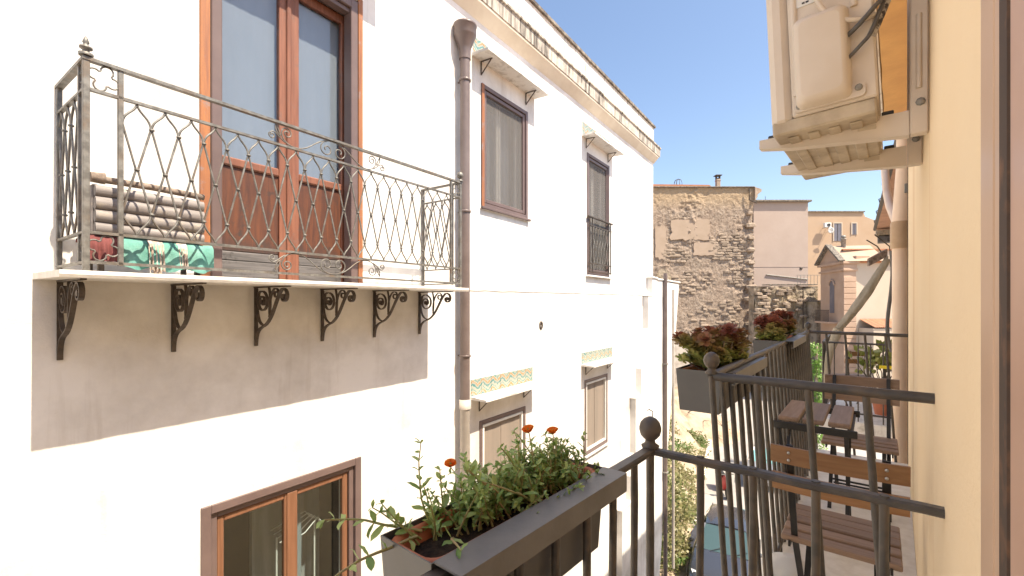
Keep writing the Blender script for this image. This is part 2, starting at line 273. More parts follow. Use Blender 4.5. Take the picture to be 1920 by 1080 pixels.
# ---------------------------------------------------------------- mesh builder
class MB:
    def __init__(s): s.v=[]; s.f=[]; s.sm=[]; s.mi=[]; s.cur=0
    def add(s,vs,fs,smooth=False):
        o=len(s.v); s.v+= [tuple(q) for q in vs]
        for f in fs: s.f.append([o+i for i in f]); s.sm.append(smooth); s.mi.append(s.cur)
        return s
    def box(s,x0,x1,y0,y1,z0,z1,b=0,M=None):
        if x0>x1:x0,x1=x1,x0
        if y0>y1:y0,y1=y1,y0
        if z0>z1:z0,z1=z1,z0
        if b<=0:
            vs=[Vector((x,y,z)) for z in(z0,z1) for y in(y0,y1) for x in(x0,x1)]
            fs=[(0,2,3,1),(4,5,7,6),(0,1,5,4),(2,6,7,3),(0,4,6,2),(1,3,7,5)]
        else:
            b=min(b,(x1-x0)*.45,(y1-y0)*.45,(z1-z0)*.45)
            vs=[];ix={}
            for a,x in enumerate((x0,x1)):
                for c,y in enumerate((y0,y1)):
                    for d,z in enumerate((z0,z1)):
                        dx=b if a==0 else -b; dy=b if c==0 else -b; dz=b if d==0 else -b
                        for k,p in enumerate(((x,y+dy,z+dz),(x+dx,y,z+dz),(x+dx,y+dy,z))):
                            ix[a,c,d,k]=len(vs); vs.append(Vector(p))
            I=lambda a,c,d,k:ix[a,c,d,k]; fs=[]
            for a in(0,1): fs.append([I(a,c,d,0) for c,d in((0,0),(0,1),(1,1),(1,0))][::(1 if a==0 else -1)])
            for c in(0,1): fs.append([I(a,c,d,1) for a,d in((0,0),(1,0),(1,1),(0,1))][::(1 if c==0 else -1)])
            for d in(0,1): fs.append([I(a,c,d,2) for a,c in((0,0),(0,1),(1,1),(1,0))][::(1 if d==0 else -1)])
            for c in(0,1):
                for d in(0,1): fs.append([I(0,c,d,1),I(1,c,d,1),I(1,c,d,2),I(0,c,d,2)][::(1 if (c+d)%2 else -1)])
            for a in(0,1):
                for d in(0,1): fs.append([I(a,0,d,0),I(a,1,d,0),I(a,1,d,2),I(a,0,d,2)][::(-1 if (a+d)%2 else 1)])
            for a in(0,1):
                for c in(0,1): fs.append([I(a,c,0,0),I(a,c,1,0),I(a,c,1,1),I(a,c,0,1)][::(1 if (a+c)%2 else -1)])
            for a in(0,1):
                for c in(0,1):
                    for d in(0,1): fs.append([I(a,c,d,k) for k in range(3)][::(-1 if (a+c+d)%2 else 1)])
        if M is not None: vs=[M@q for q in vs]
        return s.add(vs,fs)
    def tube(s,path,r,seg=6,closed=False,cap=True,flat=None):
        P=[Vector(p) for p in path]; n=len(P); rad=r if isinstance(r,(list,tuple)) else [r]*n
        vs=[];prev=None
        for i,p in enumerate(P):
            a=P[(i-1)%n] if closed or i>0 else P[i]; c=P[(i+1)%n] if closed or i<n-1 else P[i]
            t=(c-a); t=t.normalized() if t.length>1e-9 else Vector((0,0,1))
            if prev is None:
                up=Vector((0,0,1)) if abs(t.z)<.9 else Vector((1,0,0)); x=t.cross(up).normalized()
            else:
                x=(prev-t*prev.dot(t)); x=x.normalized() if x.length>1e-6 else t.orthogonal().normalized()
            prev=x; y=t.cross(x)
            for k in range(seg):
                an=2*PI*(k+.5)/seg; vs.append(p+(x*math.cos(an)+y*math.sin(an))*rad[i])
        fs=[]
        for i in range(n if closed else n-1):
            j=(i+1)%n
            for k in range(seg): fs.append((i*seg+k,i*seg+(k+1)%seg,j*seg+(k+1)%seg,j*seg+k))
        s.add(vs,fs,seg>4)
        if cap and not closed: s.add(vs[:seg],[tuple(range(seg))[::-1]]); s.add(vs[-seg:],[tuple(range(seg))])
        return s
    def ribbon(s,path,wdir,w_,th):                       # flat bar swept along a path; wdir = direction of its width
        P=[Vector(p) for p in path]; wd=Vector(wdir).normalized(); vs=[]; n=len(P)
        for i,p in enumerate(P):
            t=(P[min(i+1,n-1)]-P[max(i-1,0)]).normalized(); nn=t.cross(wd).normalized()
            for a,b in((-1,-1),(1,-1),(1,1),(-1,1)): vs.append(p+wd*(a*w_/2)+nn*(b*th/2))
        fs=[]
        for i in range(n-1):
            for k in range(4): fs.append((i*4+k,i*4+(k+1)%4,i*4+4+(k+1)%4,i*4+4+k))
        fs+= [(3,2,1,0),tuple(n*4-4+k for k in range(4))]
        return s.add(vs,fs)
    def lathe(s,prof,c=(0,0,0),seg=16,sx=1,sy=1):        # prof: (radius, z) pairs
        vs=[];c=Vector(c)
        for r,z in prof:
            for k in range(seg):
                a=2*PI*k/seg; vs.append(c+Vector((r*math.cos(a)*sx,r*math.sin(a)*sy,z)))
        fs=[]
        for i in range(len(prof)-1):
            for k in range(seg): fs.append((i*seg+k,i*seg+(k+1)%seg,(i+1)*seg+(k+1)%seg,(i+1)*seg+k))
        s.add(vs,fs,True)
        if prof[0][0]>1e-4: s.add(vs[:seg],[tuple(range(seg))[::-1]])
        if prof[-1][0]>1e-4: s.add(vs[-seg:],[tuple(range(seg))])
        return s
    def prism(s,poly,h0,h1,ax='y'):                      # polygon in two axes, extruded along the third
        def P(a,b,h): return {'y':(a,h,b),'x':(h,a,b),'z':(a,b,h)}[ax]
        n=len(poly); vs=[P(a,b,h0) for a,b in poly]+[P(a,b,h1) for a,b in poly]
        fs=[tuple(range(n)),tuple(range(2*n-1,n-1,-1))]+[(i,i+n,(i+1)%n+n,(i+1)%n) for i in range(n)]
        return s.add(vs,fs)
    def loft(s,rings,cap=True,smooth=True,closed=True):
        n=len(rings[0]); vs=[q for r in rings for q in r]; fs=[]
        for i in range(len(rings)-1):
            for k in range(n if closed else n-1): fs.append((i*n+k,i*n+(k+1)%n,(i+1)*n+(k+1)%n,(i+1)*n+k))
        s.add(vs,fs,smooth)
        if cap: s.add(rings[0],[tuple(range(n))[::-1]]); s.add(rings[-1],[tuple(range(n))])
        return s
    def mesh(s,name,mats):
        me=bpy.data.meshes.new(name); me.from_pydata(s.v,[],s.f)
        for m in (mats if isinstance(mats,(list,tuple)) else [mats]): me.materials.append(m)
        me.polygons.foreach_set('use_smooth',s.sm); me.polygons.foreach_set('material_index',s.mi)
        me.update()
        return me
    def build(s,name,mats,parent=None,fix=True):
        me=s.mesh(name,mats)
        if fix:
            import bmesh
            b=bmesh.new(); b.from_mesh(me); bmesh.ops.recalc_face_normals(b,faces=b.faces); b.to_mesh(me); b.free()
        return link(name,me,parent)
def link(name,me,parent=None,loc=None,rot=None,scale=None):
    o=bpy.data.objects.new(name,me); col.objects.link(o); o.parent=parent
    if loc is not None:o.location=loc
    if rot is not None:o.rotation_euler=rot
    if scale is not None:o.scale=scale
    return o
def empty(name,loc=(0,0,0),rz=0,parent=None):
    o=link(name,None,parent,loc,(0,0,rz)); o.empty_display_size=.1; return o
def tag(o,label=None,cat=None,group=None,kind=None):
    if label:o['label']=label
    if cat:o['category']=cat
    if group:o['group']=group
    if kind:o['kind']=kind
    return o
def spiral(cx,cy,r0,r1,a0,turns,n=22):
    return [(cx+(r0+(r1-r0)*i/n)*math.cos(a0+turns*2*PI*i/n),cy+(r0+(r1-r0)*i/n)*math.sin(a0+turns*2*PI*i/n)) for i in range(n+1)]
def bez(p0,p1,p2,p3,n=10):
    r=[]
    for i in range(n+1):
        t=i/n;q=1-t; r.append(tuple(q**3*a+3*q*q*t*b+3*q*t*t*c+t**3*d for a,b,c,d in zip(p0,p1,p2,p3)))
    return r

# ================================================================ ground
g=MB(); g.add([(-400,-200,0),(400,-200,0),(400,600,0),(-400,600,0)],[(0,1,2,3)]); tag(g.build('ground',K['dirt']),kind='structure')
g=MB(); g.add([(-4.95,-30,.004),(2,-30,.004),(1.5,75,.004),(-22,75,.004),(-13.2,46,.004),(-8.4,28.6,.004),(-6.2,19.8,.004),(-4.73,14.2,.004),(-4.6,11,.004)],[(0,1,2,3,4,5,6,7,8)]); tag(g.build('street',K['asphalt']),kind='structure')

# ================================================================ the white house on the left
# local frame: x along the wall (away), y into the wall, z up
WH=empty('white_house',tuple(-Nv*WD),PI/2+WALL_YAW)
tag(WH,'long white plastered house with iron balcony, brown windows and streaked cornice','house')
E0=EYE
def holes_wall(mb,x0,x1,z0,z1,holes,y=0,rev=.32):
    xs=sorted({x0,x1,*[h[0] for h in holes],*[h[1] for h in holes]}); zs=sorted({z0,z1,*[h[2] for h in holes],*[h[3] for h in holes]})
    for i in range(len(xs)-1):
        for j in range(len(zs)-1):
            cx_,cz=(xs[i]+xs[i+1])/2,(zs[j]+zs[j+1])/2
            if any(h[0]<cx_<h[1] and h[2]<cz<h[3] for h in holes): continue
            mb.add([(xs[i],y,zs[j]),(xs[i+1],y,zs[j]),(xs[i+1],y,zs[j+1]),(xs[i],y,zs[j+1])],[(0,1,2,3)])
    for a,b,c,d in holes:
        mb.add([(a,y,c),(b,y,c),(b,y+rev,c),(a,y+rev,c)],[(0,1,2,3)]); mb.add([(a,y,d),(a,y+rev,d),(b,y+rev,d),(b,y,d)],[(0,1,2,3)])
        mb.add([(a,y,c),(a,y+rev,c),(a,y+rev,d),(a,y,d)],[(0,1,2,3)]); mb.add([(b,y,c),(b,y,d),(b,y+rev,d),(b,y+rev,c)],[(0,1,2,3)])
DOOR=(1.327,2.631,E0+.165,E0+2.76)
W1=(4.385,5.425,E0+1.215,E0+2.73); W2=(7.385,8.37,E0+.53,E0+2.70)
W1B=(4.348,5.365,E0-2.72,E0-1.435); W2B=(7.287,8.278,E0-2.66,E0-1.337); LWN=(1.333,2.614,E0-2.85,E0-1.39)
HOLES=[DOOR,W1,W2,W1B,W2B,LWN]
TE=11.12
m=MB(); holes_wall(m,-4,TE,0,E0+3.95,HOLES)
m.add([(TE,0,0),(TE,6,0),(TE,6,E0+3.95),(TE,0,E0+3.95)],[(0,1,2,3)]); m.add([(-4,0,0),(-4,0,E0+3.95),(-4,6,E0+3.95),(-4,6,0)],[(0,1,2,3)])
m.add([(-4,6,0),(-4,6,E0+3.95),(TE,6,E0+3.95),(TE,6,0)],[(0,1,2,3)]); m.add([(-4,0,E0+3.95),(TE,0,E0+3.95),(TE,6,E0+3.95),(-4,6,E0+3.95)],[(0,1,2,3)])
m.build('wall',K['white'],WH,fix=False)
# dark rooms behind the openings
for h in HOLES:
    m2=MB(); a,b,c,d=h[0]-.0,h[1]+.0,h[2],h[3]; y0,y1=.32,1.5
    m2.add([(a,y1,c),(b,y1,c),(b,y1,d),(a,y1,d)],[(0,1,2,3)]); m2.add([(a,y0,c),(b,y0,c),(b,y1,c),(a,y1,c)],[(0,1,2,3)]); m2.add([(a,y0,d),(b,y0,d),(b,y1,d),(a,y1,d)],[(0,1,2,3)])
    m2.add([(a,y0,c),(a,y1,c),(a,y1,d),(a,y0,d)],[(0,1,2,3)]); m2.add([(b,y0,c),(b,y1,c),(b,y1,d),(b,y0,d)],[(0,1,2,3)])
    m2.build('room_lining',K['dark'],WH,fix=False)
# cornice, parapet, coping
def streaky(name,x0,x1,prof,mat,jag=.0,step=.12):     # profile of (y,z) swept along x with a slightly broken lower edge
    mb=MB(); rings=[]; n=int((x1-x0)/step)
    for i in range(n+1):
        x=x0+(x1-x0)*i/n; q=[]
        for k,(y,z) in enumerate(prof):
            dz=(noise.noise(Vector((x*2.3,k*.3,z)))*.5+noise.noise(Vector((x*7,k,z)))*.5)*jag
            q.append((x,y+dz*.5,z+dz))
        rings.append(q)
    mb.loft(rings,smooth=False); return mb.build(name,mat,WH)
streaky('cornice_cove',-4,TE+.05,[(0,E0+3.46),(-.06,E0+3.52),(-.125,E0+3.588),(-.125,E0+3.62),(.3,E0+3.62),(.3,E0+3.46)],K['cove'],.003)
streaky('cornice_fascia',-4,TE+.12,[(0,E0+3.6205),(-.138,E0+3.6205),(-.142,E0+3.80),(-.165,E0+3.81),(-.165,E0+3.838),(0,E0+3.869),(.3,E0+3.869),(.3,E0+3.6205)],K['streak'],.006)
streaky('parapet',-4,TE+.02,[(-.012,E0+3.87),(-.012,E0+4.33),(.26,E0+4.33),(.26,E0+3.87)],K['parapet'],.0)
streaky('coping',-4,TE+.06,[(-.05,E0+4.33),(-.05,E0+4.375),(.30,E0+4.385),(.30,E0+4.33)],K['coping'],.012,.09)
m=MB(); 
pts=[(3.45+i*.09,-.002,E0+.16+.055*i*.09/7+noise.noise(Vector((i*.3,0,0)))*.012) for i in range(84)]
m.tube(pts,.0035,4); m.build('plaster_joint',K['coping'],WH)
m=MB(); t_,z_=T(1014),Z(1014,610)
m.loft([[(t_+r*math.cos(q*PI/6),y,z_+1.3*r*math.sin(q*PI/6)) for q in range(12)] for r,y in((.05,0),(.047,-.012),(.030,-.014),(.026,.0))],cap=False)
for q in(-.02,.015): m.box(t_-.028,t_+.028,-.010,-.004,z_+q-.006,z_+q+.006)
m.build('vent_grille',K['irond'],WH)

# ---- balcony door
D=empty('balcony_door',(0,0,0),0,WH)
def fr(name,mat,x0,x1,y0,y1,z0,z1,par,b=.004): return MB().box(x0,x1,y0,y1,z0,z1,b).build(name,mat,par)
zb=DOOR[2]; zt=DOOR[3]
fr('old_frame',K['oldwood'],1.322,1.384,-.018,.05,zb,zt+.02,D); fr('old_frame',K['oldwood'],2.588,2.634,-.018,.05,zb,zt+.02,D)
n_=-.035
fr('metal_jamb',K['mauve'],1.392,1.462,-.012,.10,zb,zt-.02,D,.006); fr('metal_jamb',K['mauve'],2.515,2.586,-.012,.10,zb,zt-.02,D,.006)
fr('metal_head',K['mauve'],1.386,2.588,-.008,.10,zt-.10,zt-.022,D,.006); fr('metal_head',K['mauve'],1.386,2.588,.02,.10,zt-.14,zt-.103,D,.004)
fr('rebate',K['irond'],1.384,1.392,.0,.09,zb,zt,D,0); fr('rebate',K['irond'],2.5865,2.588,.0,.09,zb,zt,D,0)
yl=.13
def leaf(x0,x1,sl,sr):
    lf=empty('door_leaf',(0,0,0),0,D)       # kept to one level: its pieces are parented to the door itself
    bpy.data.objects.remove(lf)
    P=D
    fr('stile',K['doorwood'],x0,x0+sl,yl,yl+.05,zb+.02,zt-.12,P); fr('stile',K['doorwood'],x1-sr,x1,yl,yl+.05,zb+.02,zt-.12,P)
    a,b=x0+sl,x1-sr
    fr('top_rail',K['doorwood'],a,b,yl+.002,yl+.048,zt-.2,zt-.12,P)
    fr('lock_rail',K['doorwood'],a,b,yl-.004,yl+.048,E0+1.03,E0+1.095,P,.01)
    fr('panel',K['doorpanel'],a,b,yl+.016,yl+.04,E0+.40,E0+1.03,P)
    for k in range(3): fr('bottom_board',K['doorboard'],a,b,yl+.006+.002*k,yl+.046,E0+.19+k*.07,E0+.257+k*.07,P,.006)
    fr('pane',K['dglass'],a,b,yl+.02,yl+.026,E0+1.095,zt-.2,P,0)
    # curtain with shallow folds; its blue grey imitates hazy sky reflection on the glass
    mb=MB(); n=40; rows=[]
    for zz in (E0+1.0,zt-.15):
        rows.append([(a-.03+(b-a+.06)*i/n, yl+.075+.0012*math.sin(i*.9), zz) for i in range(n+1)])
    mb.loft(rows,cap=False,closed=False); mb.build('curtain',K['bluecloth'],P)
leaf(1.455,2.015,.055,.075); leaf(2.022,2.585,.085,.072)
fr('meeting_bead',K['doorwood'],1.995,2.035,yl-.018,yl,zb+.03,zt-.13,D,.008)
fr('threshold',K['marble'],1.33,2.63,-.01,.30,zb-.02,zb+.02,D)
# hood over the door (just above the picture)
def hood(name,x0,x1,z,n,tiles=True,t0=None,t1=None):
    H=empty(name,(0,0,0),0,WH)
    mb=MB(); k=24; rings=[]
    for i in range(k+1):
        x=x0+(x1-x0)*i/k; j=.006*noise.noise(Vector((x*5,z,0))); rings.append([(x,0,z),(x,-n+j,z-.006),(x,-n+j*2,z+.018),(x,0,z+.034)])
    mb.loft(rings,smooth=False); mb.build('shelf',K['hood'],H)
    for f in (.12,.83):
        xb=x0+(x1-x0)*f; bm=MB()
        for p,q in (((xb,-.012,z-.006),(xb,-n*.72,z-.012)),((xb,-.012,z-.006),(xb,-.012,z-.17)),((xb,-.012,z-.165),(xb,-n*.66,z-.016))): bm.ribbon([p,q],(1,0,0),.014,.008)
        bm.build('bracket',K['irond'],H)
    if tiles:
        nn=7; wv=(t1-t0)/nn; zt_=tiles
        for i in range(nn): MB().box(t0+i*wv+.002,t0+(i+1)*wv-.002,-.012-.002*random.random(),.004,z+.036,zt_,.003).build('tile',K['majolica'],H)
        MB().box(t0-.006,t1+.006,-.006,.002,z+.030,zt_+.006).build('mortar_bed',K['hood'],H)
    return H
hood('window_hood',1.2,2.79,E0+3.08,.285,False)
hood('window_hood',4.20,5.62,E0+2.99,.25,E0+3.235,4.21,5.60)
hood('window_hood',7.17,8.54,E0+2.93,.25,E0+3.19,7.19,8.52)
hood('window_hood',4.165,5.56,E0-1.135,.25,E0-.90,4.172,5.56)
hood('window_hood',7.155,8.50,E0-1.07,.25,E0-.84,7.163,8.51)

# ---- windows
def frame4(name,mat,x0,x1,z0,z1,w_,y0,y1,par,b=.004,wb=None):
    wb=wb or w_; mb=MB()
    mb.box(x0,x0+w_,y0,y1,z0,z1,b); mb.box(x1-w_,x1,y0,y1,z0,z1,b); mb.box(x0+w_,x1-w_,y0+.001,y1-.001,z1-w_,z1-.0005,b); mb.box(x0+w_,x1-w_,y0+.001,y1-.001,z0+.0005,z0+wb,b)
    return mb.build(name,mat,par)
def window(h,style):
    Wn=empty('window',(0,0,0),0,WH); a,b,c,d=h
    frame4('outer_frame',K['mauve'],a-.004,b+.004,c-.004,d+.004,.052,-.014,.06,Wn)
    frame4('screen_frame',K['mauve'] if style!='blind' else K['whitep'],a+.055,b-.055,c+.055,d-.055,.05 if style!='blind' else .036,.0 if style!='blind' else -.010,.05,Wn,.006)
    if style=='screen':
        if h is W1: MB().box(a-.012,a+.04,-.02,-.0145,c,d,.002).build('old_frame',K['oldwood'],Wn)
        i0,i1,k0,k1=a+.10,b-.10,c+.10,d-.10
        MB().box(i0,i1,.022,.026,k0,k1).build('insect_screen',K['screen'],Wn)
        xm=(i0+i1)/2; mb=MB(); mb.box(xm-.05,xm-.004,.12,.165,k0-.03,k1+.04,.006); mb.box(xm+.004,xm+.05,.12,.165,k0-.03,k1+.04,.006); mb.build('mullion',K['whitep'],Wn)
        for q in (i0-.04,i1-.01): MB().box(q,q+.05,.12,.165,k0-.03,k1+.04,.006).build('stile',K['whitep'],Wn)
        for q0,q1 in ((i0,xm-.05),(xm+.05,i1)):
            mb=MB(); n=26; rows=[[(q0+(q1-q0)*i/n,.235+.014*math.sin(i*1.1),zz) for i in range(n+1)] for zz in(k0-.05,k1+.05)]
            mb.loft(rows,cap=False,closed=False); mb.build('curtain',K['curtain'],Wn); MB().box(q0,q1,.138,.142,k0-.03,k1+.04).build('pane',K['dglass'],Wn)
    elif style=='blind':
        MB().box(a+.075,b-.075,.03,.036,c+.07,d-.07).build('blind',K['beige'],Wn)
        mb=MB(); n=3
        xm=a+(b-a)*.48; mb.box(xm-.006,xm+.006,.024,.031,c+.09,d-.09); mb.build('blind_seam',K['beige'],Wn)
    mb=MB(); mb.box(a-.03,b+.03,-.05,-.012,c-.035,c-.006,.005); mb.build('sill',K['mauve'] if style=='screen' else K['whitep'],Wn)
    return Wn
window(W1,'screen'); w2=window(W2,'screen'); window(W1B,'blind'); window(W2B,'blind')
# iron guard on the tall window
G=empty('window_guard',(0,0,0),0,WH); a,b=W2[0]+.0,W2[1]-.0; zg0,zg1=E0+.60,E0+1.565; yg=-.045
m=MB(); m.box(a-.05,b+.06,yg-.02,yg+.02,zg1-.012,zg1+.012,.003); m.build('top_rail',K['irond'],G)
for zz in(zg1-.15,zg0+.14,zg0): MB().box(a-.01,b+.01,yg-.008,yg+.008,zz-.008,zz+.008).build('rail',K['irond'],G)
for xx in(a+.02,a+.13,b-.13,b-.02): MB().box(xx-.008,xx+.008,yg-.008,yg+.008,zg0-.02,zg1).build('post',K['irond'],G)
gb=None
for k in range(6):
    xx=a+.19+k*(b-a-.38)/5
    if gb is None:
        mb=MB(); mb.tube([(.045*math.sin(q*PI/6),0,q/12*(zg1-.15-zg0-.14)) for q in range(13)],.008,5); mb.tube([(-.045*math.sin(q*PI/6),0,q/12*(zg1-.15-zg0-.14)) for q in range(13)],.008,5); gb=mb.mesh('twisted_bar',K['iron'])
    link('twisted_bar',gb,G,(xx,yg,zg0+.14))
MB().box(W2[0]-.06,W2[1]+.08,-.07,.0,W2[2]-.035,W2[2]-.0055,.006).build('sill',K['hood'],G)
# lower near window with reflecting glass
LW=empty('window',(0,0,0),0,WH); a,b,c,d=LWN
frame4('outer_frame',K['mauve'],a-.004,b+.004,c,d+.004,.062,-.016,.05,LW)
frame4('inner_frame',K['mauve'],a+.06,b-.06,c+.06,d-.058,.045,.012,.06,LW)
frame4('sash',K['winwood'],a+.108,1.978,c+.11,d-.106,.05,.03,.08,LW,.008); frame4('sash',K['winwood'],1.982,b-.108,c+.11,d-.106,.05,.03,.08,LW,.008)
MB().box(1.945,2.03,.018,.030,c+.11,d-.108,.008).build('meeting_bead',K['winwood'],LW)
gx=((a+.158,1.928),(2.032,b-.158))
for q0,q1 in gx: MB().box(q0,q1,.05,.056,c+.15,d-.156).build('pane',K['glass'],LW)
MB().box(1.96,2.60,.62,.66,c+.02,d-.02).build('pane_lightening_panel',K['curtain'],LW)  # added pale panel behind the right pane, there to lighten it
DR=empty('drying_rack',(0,0,0)); p0=-Nv*WD+Lv*2.2-Nv*(.34); DR.location=(p0.x,p0.y,LWN[2]); DR.rotation_euler=(0,0,PI/2+WALL_YAW)
tag(DR,'white wire drying rack with cloths behind the near lower window pane','drying rack')
for k in range(5):
    mb=MB(); mb.tube([(-.15,-.06+.05*k,.80+.02*k),(.05,-.06+.05*k,.84+.02*k),(.17,-.06+.05*k,.93),(.22,-.06+.05*k,.86)],.005,5); mb.build('wire',K['whitep'],DR)
for xx,mt in((-.13,'whitep'),(-.06,'bluecloth')):
    mb=MB(); rows=[[(xx+.055*q/8,-.09+.012*math.sin(q*1.3+zz*9),zz) for q in range(9)] for zz in(.35,.6,.85,1.05)]; mb.loft(rows,cap=False,closed=False); mb.build('cloth',K[mt],DR)
for xx in(-.15,.20): mb=MB(); mb.tube([(xx,.04,0),(xx,.04,.85)],.008,5); mb.build('leg',K['whitep'],DR)
# ---- drainpipe with hopper
DP=empty('drainpipe',(0,0,0),0,WH); xp_,yp_=3.96,-.10
zj=E0-1.13
m=MB(); m.lathe([(.057,zj),(.057,E0+2.86)],(xp_,yp_,0),18); m.build('pipe',K['pipe'],DP)
m=MB(); m.lathe([(.066,E0+2.80),(.066,E0+2.90),(.075,E0+2.94),(.125,E0+3.06),(.130,E0+3.07),(.130,E0+3.165),(.136,E0+3.17),(.136,E0+3.19),(.122,E0+3.19),(.115,E0+3.08)],(xp_,yp_,0),22); m.build('hopper',K['pipe'],DP)
m=MB(); m.lathe([(.058,.3),(.058,zj+.03),(.070,zj+.05),(.070,zj-.06)],(xp_,yp_,0),18); m.build('lower_pipe',K['pipe_grey'],DP)
for zz in(E0+2.55,E0+1.05,E0-.6,E0-2.6):
    mb=MB(); mb.lathe([(.066,zz),(.069,zz+.003),(.069,zz+.022),(.066,zz+.025)],(xp_,yp_,0),18); mb.box(xp_-.01,xp_+.01,yp_+.06,0,zz+.005,zz+.02); mb.build('pipe_clip',K['pipe'] if zz>zj else K['pipe_grey'],DP)
# ---- stepped buttress at the far end
B=empty('buttress',(0,0,0),0,WH)
poly=[(8.74,0),(8.74,E0-4.16),(9.27,E0-4.14),(9.27,E0-3.62),(9.53,E0-3.2),(9.53,E0-2.04),(9.89,E0-2.02),(9.89,E0-1.42),(10.36,E0-.55),(10.36,E0+.18),(10.64,E0+.2),(10.64,E0+.62),(13.0,E0+.55),(12.3,E0-2.2),(11.75,E0-4.4),(11.2,E0-6.7),(11.15,0)]
MB().prism(poly,-.13,1.6).build('wall',K['white'],B)
m=MB(); m.box(10.6,11.0,-.16,.3,E0+.62,E0+.66,.006); m.box(11.0,13.05,-.16,1.62,E0+.60,E0+.635,.006); m.build('coping',K['hood'],B)
for q0,q1,zz in((9.5,9.92,-2.03),(8.7,9.3,-4.15),(10.33,10.66,.19)): MB().box(q0,q1,-.14,-.0,E0+zz,E0+zz+.025,.004).build('step_cap',K['hood'],B)
m=MB(); m.lathe([(.05,.3),(.05,E0+.78)],(11.5,-.19,0),12); m.build('downpipe',K['pipe'],B)
m=MB(); m.lathe([(.035,E0-7),(.035,E0+.4)],(12.35,-.15,0),10); m.build('thin_pipe',K['pipe_grey'],B)
for zz in(-4.2,-1.5): MB().box(11.43,11.57,-.25,-.13,E0+zz,E0+zz+.03).build('pipe_clip',K['zinc'],B)

# ---- the balcony
BA=empty('balcony',(0,0,0),0,WH)
m=MB(); k=40; rings=[]
for i in range(k+1):
    x=.535+(3.475-.535)*i/k; j=.004*noise.noise(Vector((x*6,0,3))); rings.append([(x,0,E0+.135),(x,-.565+j,E0+.130),(x,-.572+j,E0+.145),(x,-.568+j,E0+.164),(x,0,E0+.169)])
m.loft(rings,smooth=False); m.build('slab',K['marble'],BA)
yr=-.53; xl,xr=.635,3.385
zT,z2,z3,zB=E0+1.20,E0+1.055,E0+.355,E0+.208
def bar(name,p,q,wd,th,par=BA,mat='iron',seg=None):
    mb=MB(); P,Q=Vector(p),Vector(q); dd=(Q-P).normalized(); side=dd.cross(Vector((0,0,1)))
    if side.length<.1: side=Vector((1,0,0))
    mb.ribbon([P,Q],side,wd,th); return mb.build(name,K[mat],par)
bar('top_rail',(xl-.015,yr,zT),(xr+.015,yr,zT),.034,.016)
for zz,w_ in((z2,.022),(z3,.022),(zB,.022)): bar('rail',(xl,yr,zz),(xr,yr,zz),w_,.014)
for xx in(xl,xr):
    bar('side_top_rail',(xx,yr,zT-.001),(xx,0,zT-.001),.032,.016)
    for zz in(z2,z3,zB): bar('side_rail',(xx,yr,zz),(xx,0,zz),.02,.012)
def post(xx,yy,z0,z1,s=.022): return MB().box(xx-s/2,xx+s/2,yy-s/2,yy+s/2,z0,z1,.002).build('post',K['iron'],BA)
for xx in(xl,xr): post(xx,yr,E0+.165,zT+.012,.026); post(xx,-.02,E0+.165,zT,.022)
for xx in(xl+.132,xr-.132): post(xx,yr,zB-.01,zT)
for xx in(xl,xr): post(xx,yr+.10,zB-.01,zT,.018)
# finials
m=MB(); m.lathe([(.028,0),(.030,.012),(.014,.018),(.014,.03),(.026,.036),(.026,.044),(.012,.05),(.010,.06),(.014,.066),(.008,.085),(.0,.10)],(xl,yr,zT+.012),12); m.build('finial',K['iron'],BA)
m=MB(); m.lathe([(.03,0),(.03,.012),(.012,.02),(.012,.03),(.024,.036),(.032,.052),(.033,.066),(.026,.084),(.012,.094),(0,.097)],(xr,yr,zT+.012),14); m.build('finial',K['iron'],BA)
# double-lozenge balusters
p_=.1265; wr=.0058
def lozenge(p,zt_,zk1,zm,zk2,zb_,name='lozenge_baluster'):
    mb=MB(); h=p/2-.003
    for s in(-1,1):
        up=[(0,0,zt_),(0,0,zt_-.012)]+[(x*s,0,z) for x,z in bez((.002,zt_-.014),(.012,zt_-.055),(h-.002,zk1+.06),(h,zk1),8)]
        dn=[(x*s,0,z) for x,z in bez((h,zk2),(h-.002,zk2-.055),(.012,zb_+.05),(.002,zb_+.012),8)]+[(0,0,zb_)]
        mb.tube(up+[(.004*s,0,zm)],wr,5,cap=False); mb.tube([(.004*s,0,zm)]+dn,wr,5,cap=False)
    for x,z in((h+.003,zk1),(h+.003,zk2),(0,zm)): mb.lathe([(.0075,-.006),(.0125,-.004),(.0125,.004),(.0075,.006)],(x,0,z),8)
    return mb.mesh(name,K['iron'])
lz=lozenge(p_,z2,E0+.932,E0+.705,E0+.480,z3)
for i in range(20):
    t_=.835+i*p_*(3.255-.77-.13)/(19*p_)*1.0
    link('lozenge_baluster',lz,BA,(t_,yr,0))
lzs=lozenge(.125,z2,E0+.932,E0+.705,E0+.480,z3)
for xx in(xl,xr):
    for k in range(3): link('lozenge_baluster',lzs,BA,(xx,-.075-k*.125,0),(0,0,PI/2))
# quatrefoils and scrolls in the small corner panels
def quatre(r,wr_):
    mb=MB(); pts=[]
    for q in range(4):
        a0=q*PI/2; cx_,cz=math.cos(a0)*r*.62,math.sin(a0)*r*.62
        for i in range(11):
            a=a0-2.0+4.0*i/10; pts.append((cx_+math.cos(a)*r*.40,0,cz+math.sin(a)*r*.40))
    mb.tube(pts,wr_,5,closed=True); return mb.mesh('quatrefoil',K['iron'])
qm=quatre(.062,.0042)
for xx in(xl+.066,xr-.066):
    for zz in((zT+z2)/2,(z3+zB)/2): link('quatrefoil',qm,BA,(xx,yr,zz),(0,.35,0),(1,1,1.05))
for xx in(xl,xr):
    for zz in((zT+z2)/2,(z3+zB)/2): link('quatrefoil',qm,BA,(xx,yr+.05,zz),(0,0,PI/2),(.75,1,1))
